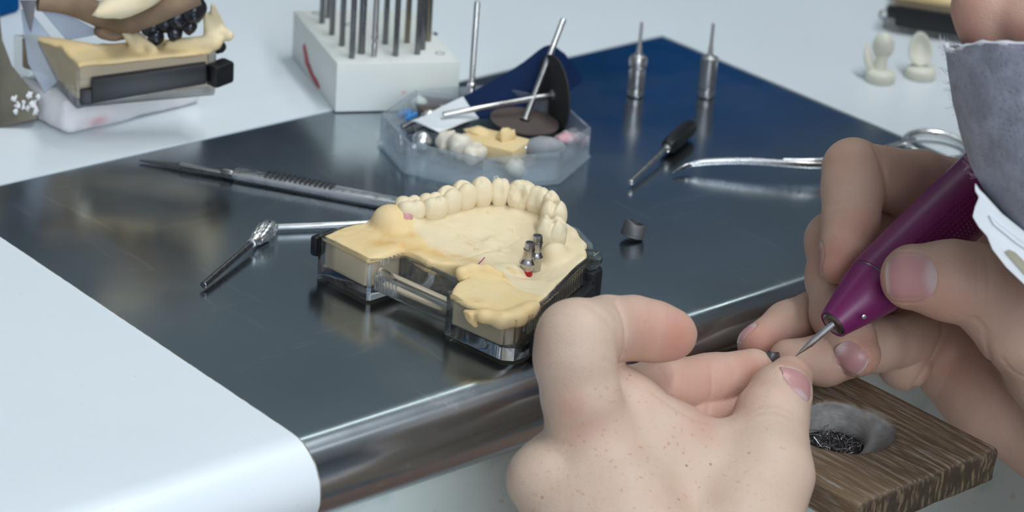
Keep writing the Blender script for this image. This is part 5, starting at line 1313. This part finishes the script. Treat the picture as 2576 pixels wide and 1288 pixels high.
fnL = with_details(lh_raw, lay_creases(lh_raw, lh_creases), [b for _, b, _, _ in ln_p]); fnR = with_details(rh_raw, lay_creases(rh_raw, rh_creases), [b for _, b, _, _ in rn_p])
hand_pts = np.array([p for pts, r in lh_palm[:7] + lh_fingers + [lh_tip] for p in pts])
lo, hi = hand_pts.min(0) - 22, hand_pts.max(0) + 22
V, F = sdf_mesh(fnL, lo, hi, 0.62, 4, 1.6)
def pinkness(V, spots):
    p = np.zeros(len(V))
    for c, r, w in spots: p = np.maximum(p, w * np.exp(-(np.linalg.norm(V - c, axis=1) / r) ** 2))
    return p
pl_ = pinkness(V, [(K(1700, 850, 784), 11, 0.75), (K(1630, 840, 780), 11, 0.55), (K(1880, 930, 821), 9, 0.6), (K(1780, 970, 813), 20, 0.5), (K(1985, 945, 812), 8, 0.6), (K(1690, 985, 803), 16, 0.5),  # pink on the middle finger also paints the shade it lies in
                   (K(1760, 1075, 784), 8, 0.35), (K(1840, 1050, 832), 10, 0.5), (K(1440, 1020, 760), 6, 0.4), (K(1462, 1080, 762), 7, 0.32), (K(1360, 860, 765), 7, 0.25)])
dd = np.linalg.norm(V - K(1620, 1230, 760), axis=1)
pl_ = np.clip(pl_ * 1.25 + 0.05, 0, 1)
add_skin(V, F, pl_, np.clip(1.4 - dd / 45, 0, 1))
hand_pts = np.array([p for pts, r in rh_palm[:5] + rh_fingers + [rh_tip] for p in pts])
lo, hi = hand_pts.min(0) - 26, hand_pts.max(0) + 26
V, F = sdf_mesh(fnR, lo, hi, 0.62, 4, 1.6)
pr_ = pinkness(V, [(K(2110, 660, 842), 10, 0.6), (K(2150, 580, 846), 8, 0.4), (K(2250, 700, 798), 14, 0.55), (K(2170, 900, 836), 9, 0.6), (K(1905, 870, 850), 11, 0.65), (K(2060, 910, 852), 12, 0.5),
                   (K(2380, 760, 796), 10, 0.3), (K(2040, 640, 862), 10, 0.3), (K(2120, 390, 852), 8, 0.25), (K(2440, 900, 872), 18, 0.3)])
add_skin(V, F, np.clip(pr_ + 0.32, 0, 1), np.zeros(len(V)))  # flat offset paints the warmer light on the right hand into its skin
V, F = sdf_mesh(head_sdf, HC - np.array([170, 170, 180]), HC + np.array([150, 150, 150]), 1.9, 4, 4)
add_skin(V, F, np.clip(0.45 + 0.3 * vnoise(V, 6, 5) + pinkness(V, [(nose_t, 22, 0.35)]), 0, 1), np.zeros(len(V)))
# forearms running out of the picture
def arm_sdf(parts):
    def f(P):
        d = None
        for pts, r in parts:
            q = chain(P, pts, r, 6); d = q if d is None else smin(d, q, 8)
        return d
    return f
for parts, cut in (([lh_palm[7]], None), ([rh_palm[5]], None)):
    lo, hi = bounds(parts, 3); V, F = sdf_mesh(arm_sdf(parts), lo, hi, 2.2, 4, 4); add_skin(V - 0.0, F, np.zeros(len(V)) + 0.1, np.zeros(len(V)))
V = np.concatenate(allV); F = np.concatenate(allF)
pbase = np.array([HC[0], HC[1] - 150, -760.0])
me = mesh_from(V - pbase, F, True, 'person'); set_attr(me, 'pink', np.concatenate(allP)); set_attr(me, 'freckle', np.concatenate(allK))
person = thing('person', 'person in a grey respirator mask working with both bare hands', 'person', pbase)
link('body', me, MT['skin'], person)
for mb, border, luv, nrm in ln_p + rn_p:
    o = mb.build('fingernail', MT['nail'], person, 60, base=pbase)
    u, v = luv[:, 0], luv[:, 1]
    set_attr(o.data, 'lunula', np.clip((-(u + 0.42) - 0.55 * v * v) * 5, 0, 1) * 0.8); set_attr(o.data, 'nailtip', np.clip((u - 0.9) * 12, 0, 1))

# respirator: felt shell swept round its own axis, white valve at the front
prof = spline([(2367, 116, 41), (2380, 190, 42), (2403, 290, 43), (2428, 390, 43), (2458, 462, 41), (2512, 540, 38), (2590, 620, 34), (2700, 720, 28)], 40)
MD = 762.0; phis = np.radians(np.linspace(-95, 122, 60))
def mask_point(x, y, r, ph, row):
    dy = 0.0
    if row < 1: 
        a = math.degrees(ph); dy = np.interp(a, [-95, -20, 0, 14, 24, 34, 45, 70, 122], [40, 4, 0, 12, 13, -2, -12, -16, 0]) * (1 - row)
    return K(x + r * (1 - math.cos(ph)) * 8.3, y + dy + 0.05 * r * (1 - math.cos(ph)) * 8, MD - r * math.sin(ph))
G = np.array([[mask_point(x, y, r, ph, min(1, i / 4)) for ph in phis] for i, (x, y, r) in enumerate(prof)])
nn = np.cross(np.gradient(G, axis=0), np.gradient(G, axis=1)); nn /= np.linalg.norm(nn, axis=2)[..., None] + 1e-9
cen = G.mean((0, 1)); 
if ((G - cen) * nn).sum() < 0: nn = -nn
wob = (vnoise(G.reshape(-1, 3), 16, 6) * 1.0 + vnoise(G.reshape(-1, 3), 6, 7) * 0.35).reshape(G.shape[:2])
A = G + nn * wob[..., None]; B = A - nn * 1.6
mk = MB(); mk.grid(A); mk.grid(B[:, ::-1]); mk.grid(np.array([A[-1], B[-1]])); mk.grid(np.array([A[:, 0], B[:, 0]])); mk.grid(np.array([A[:, -1], B[:, -1]])); mk.grid(np.array([A[0], B[0]]))
mask = mk.build('respirator', MT['felt'], person, 60, base=pbase)
tag(mask, 'grey felt respirator mask')
MB().tube(list((A[0] + B[0]) / 2), [0.75 + 0.25 * math.sin(i * 1.7) for i in range(len(A[0]))], 10).build('white_edge', MT['feltedge'], mask, 60, base=pbase)
fz_ = MB()
for i in range(120):
    j = int(rng.integers(14, 34)) if i < 70 else 27
    row = 0 if i < 70 else int(rng.integers(0, 22))
    p = A[row, j] + rng.normal(0, 0.4, 3); dr = CV(*(rng.normal(0, 1, 3) + np.array([-1.2, -0.8, 0.0]))) * rng.uniform(1.0, 3.2)
    fz_.tube(spline([p, p + dr * 0.5 + rng.normal(0, 0.3, 3), p + dr + rng.normal(0, 0.5, 3)], 5), 0.05, 4)
tag(fz_.build('loose_fibres', MT['feltedge'], mask, 60, base=pbase), kind='stuff')
vpx = [(2452, 459), (2462, 474), (2480, 492), (2520, 536), (2600, 600), (2720, 700), (2740, 860), (2640, 776), (2576, 716), (2530, 672), (2496, 628), (2482, 594), (2462, 572), (2446, 545), (2452, 520), (2462, 496), (2452, 480)]
def plate2(pxs, d0, d1, name, mat, parent, bev):
    f = [K(x, y, d0) for x, y in pxs]; b = [K(x + 6, y + 2, d1) for x, y in pxs]; n = len(f)
    F_ = [list(range(n)), list(range(n, 2 * n))[::-1]] + [[i, n + i, n + (i + 1) % n, (i + 1) % n] for i in range(n)]
    return MB().add(f + b, F_).build(name, mat, parent, 35, base=pbase, bevel=bev)
valve = plate2(vpx, 742, 766, 'exhalation_valve', MT['valve'], mask, 0.9)
tag(valve, 'white plastic exhalation valve')
plate2([(2527, 634), (2538, 628), (2552, 634), (2620, 700), (2620, 728), (2576, 690)], 741.2, 744, 'valve_slot', MT['membrane'], valve, 0.2)
plate2([(2486, 540), (2510, 562), (2560, 600), (2640, 660), (2640, 668), (2556, 612), (2500, 566)], 740.8, 743, 'valve_rib', MT['valve'], valve, 0.3)
# shirt and hair, out of the picture
def shirt_sdf(P):
    el, er = K(2330, 2560, 690), K(3700, 1900, 850); sh = HC + np.array([30, -170, -200])
    sl, sr = sh + np.array([-150, -40, 0]), sh + np.array([150, -40, 0])
    d = chain(P, [el * 0.75 + K(2010, 2050, 712) * 0.25, el, sl], [44, 52, 62], 20)
    d = smin(d, chain(P, [er * 0.75 + K(3100, 1330, 868) * 0.25, er, sr], [44, 52, 62], 20), 30)
    d = smin(d, ellip(P, sh + np.array([0, -70, -110]), (180, 110, 210)), 50)
    return d + 2.0 * vnoise(P, 40, 2)
V, F = sdf_mesh(shirt_sdf, HC + np.array([-420, -520, -640]), HC + np.array([420, 240, 20]), 8.0, 4, 18)
link('shirt', mesh_from(V - pbase, F, True), MT['shirt'], person)
def hair_sdf(P): return np.maximum(ellip(P, HC + np.array([14, -10, 14]), (84, 96, 106)) + 1.5 * vnoise(P, 9, 8), -(P - (HC + np.array([0, 0, 20]))) @ CV(1, -0.7, 0.0))
V, F = sdf_mesh(hair_sdf, HC - 130, HC + 140, 3.5, 4, 8)
link('hair', mesh_from(V - pbase, F, True), MT['hair'], person)
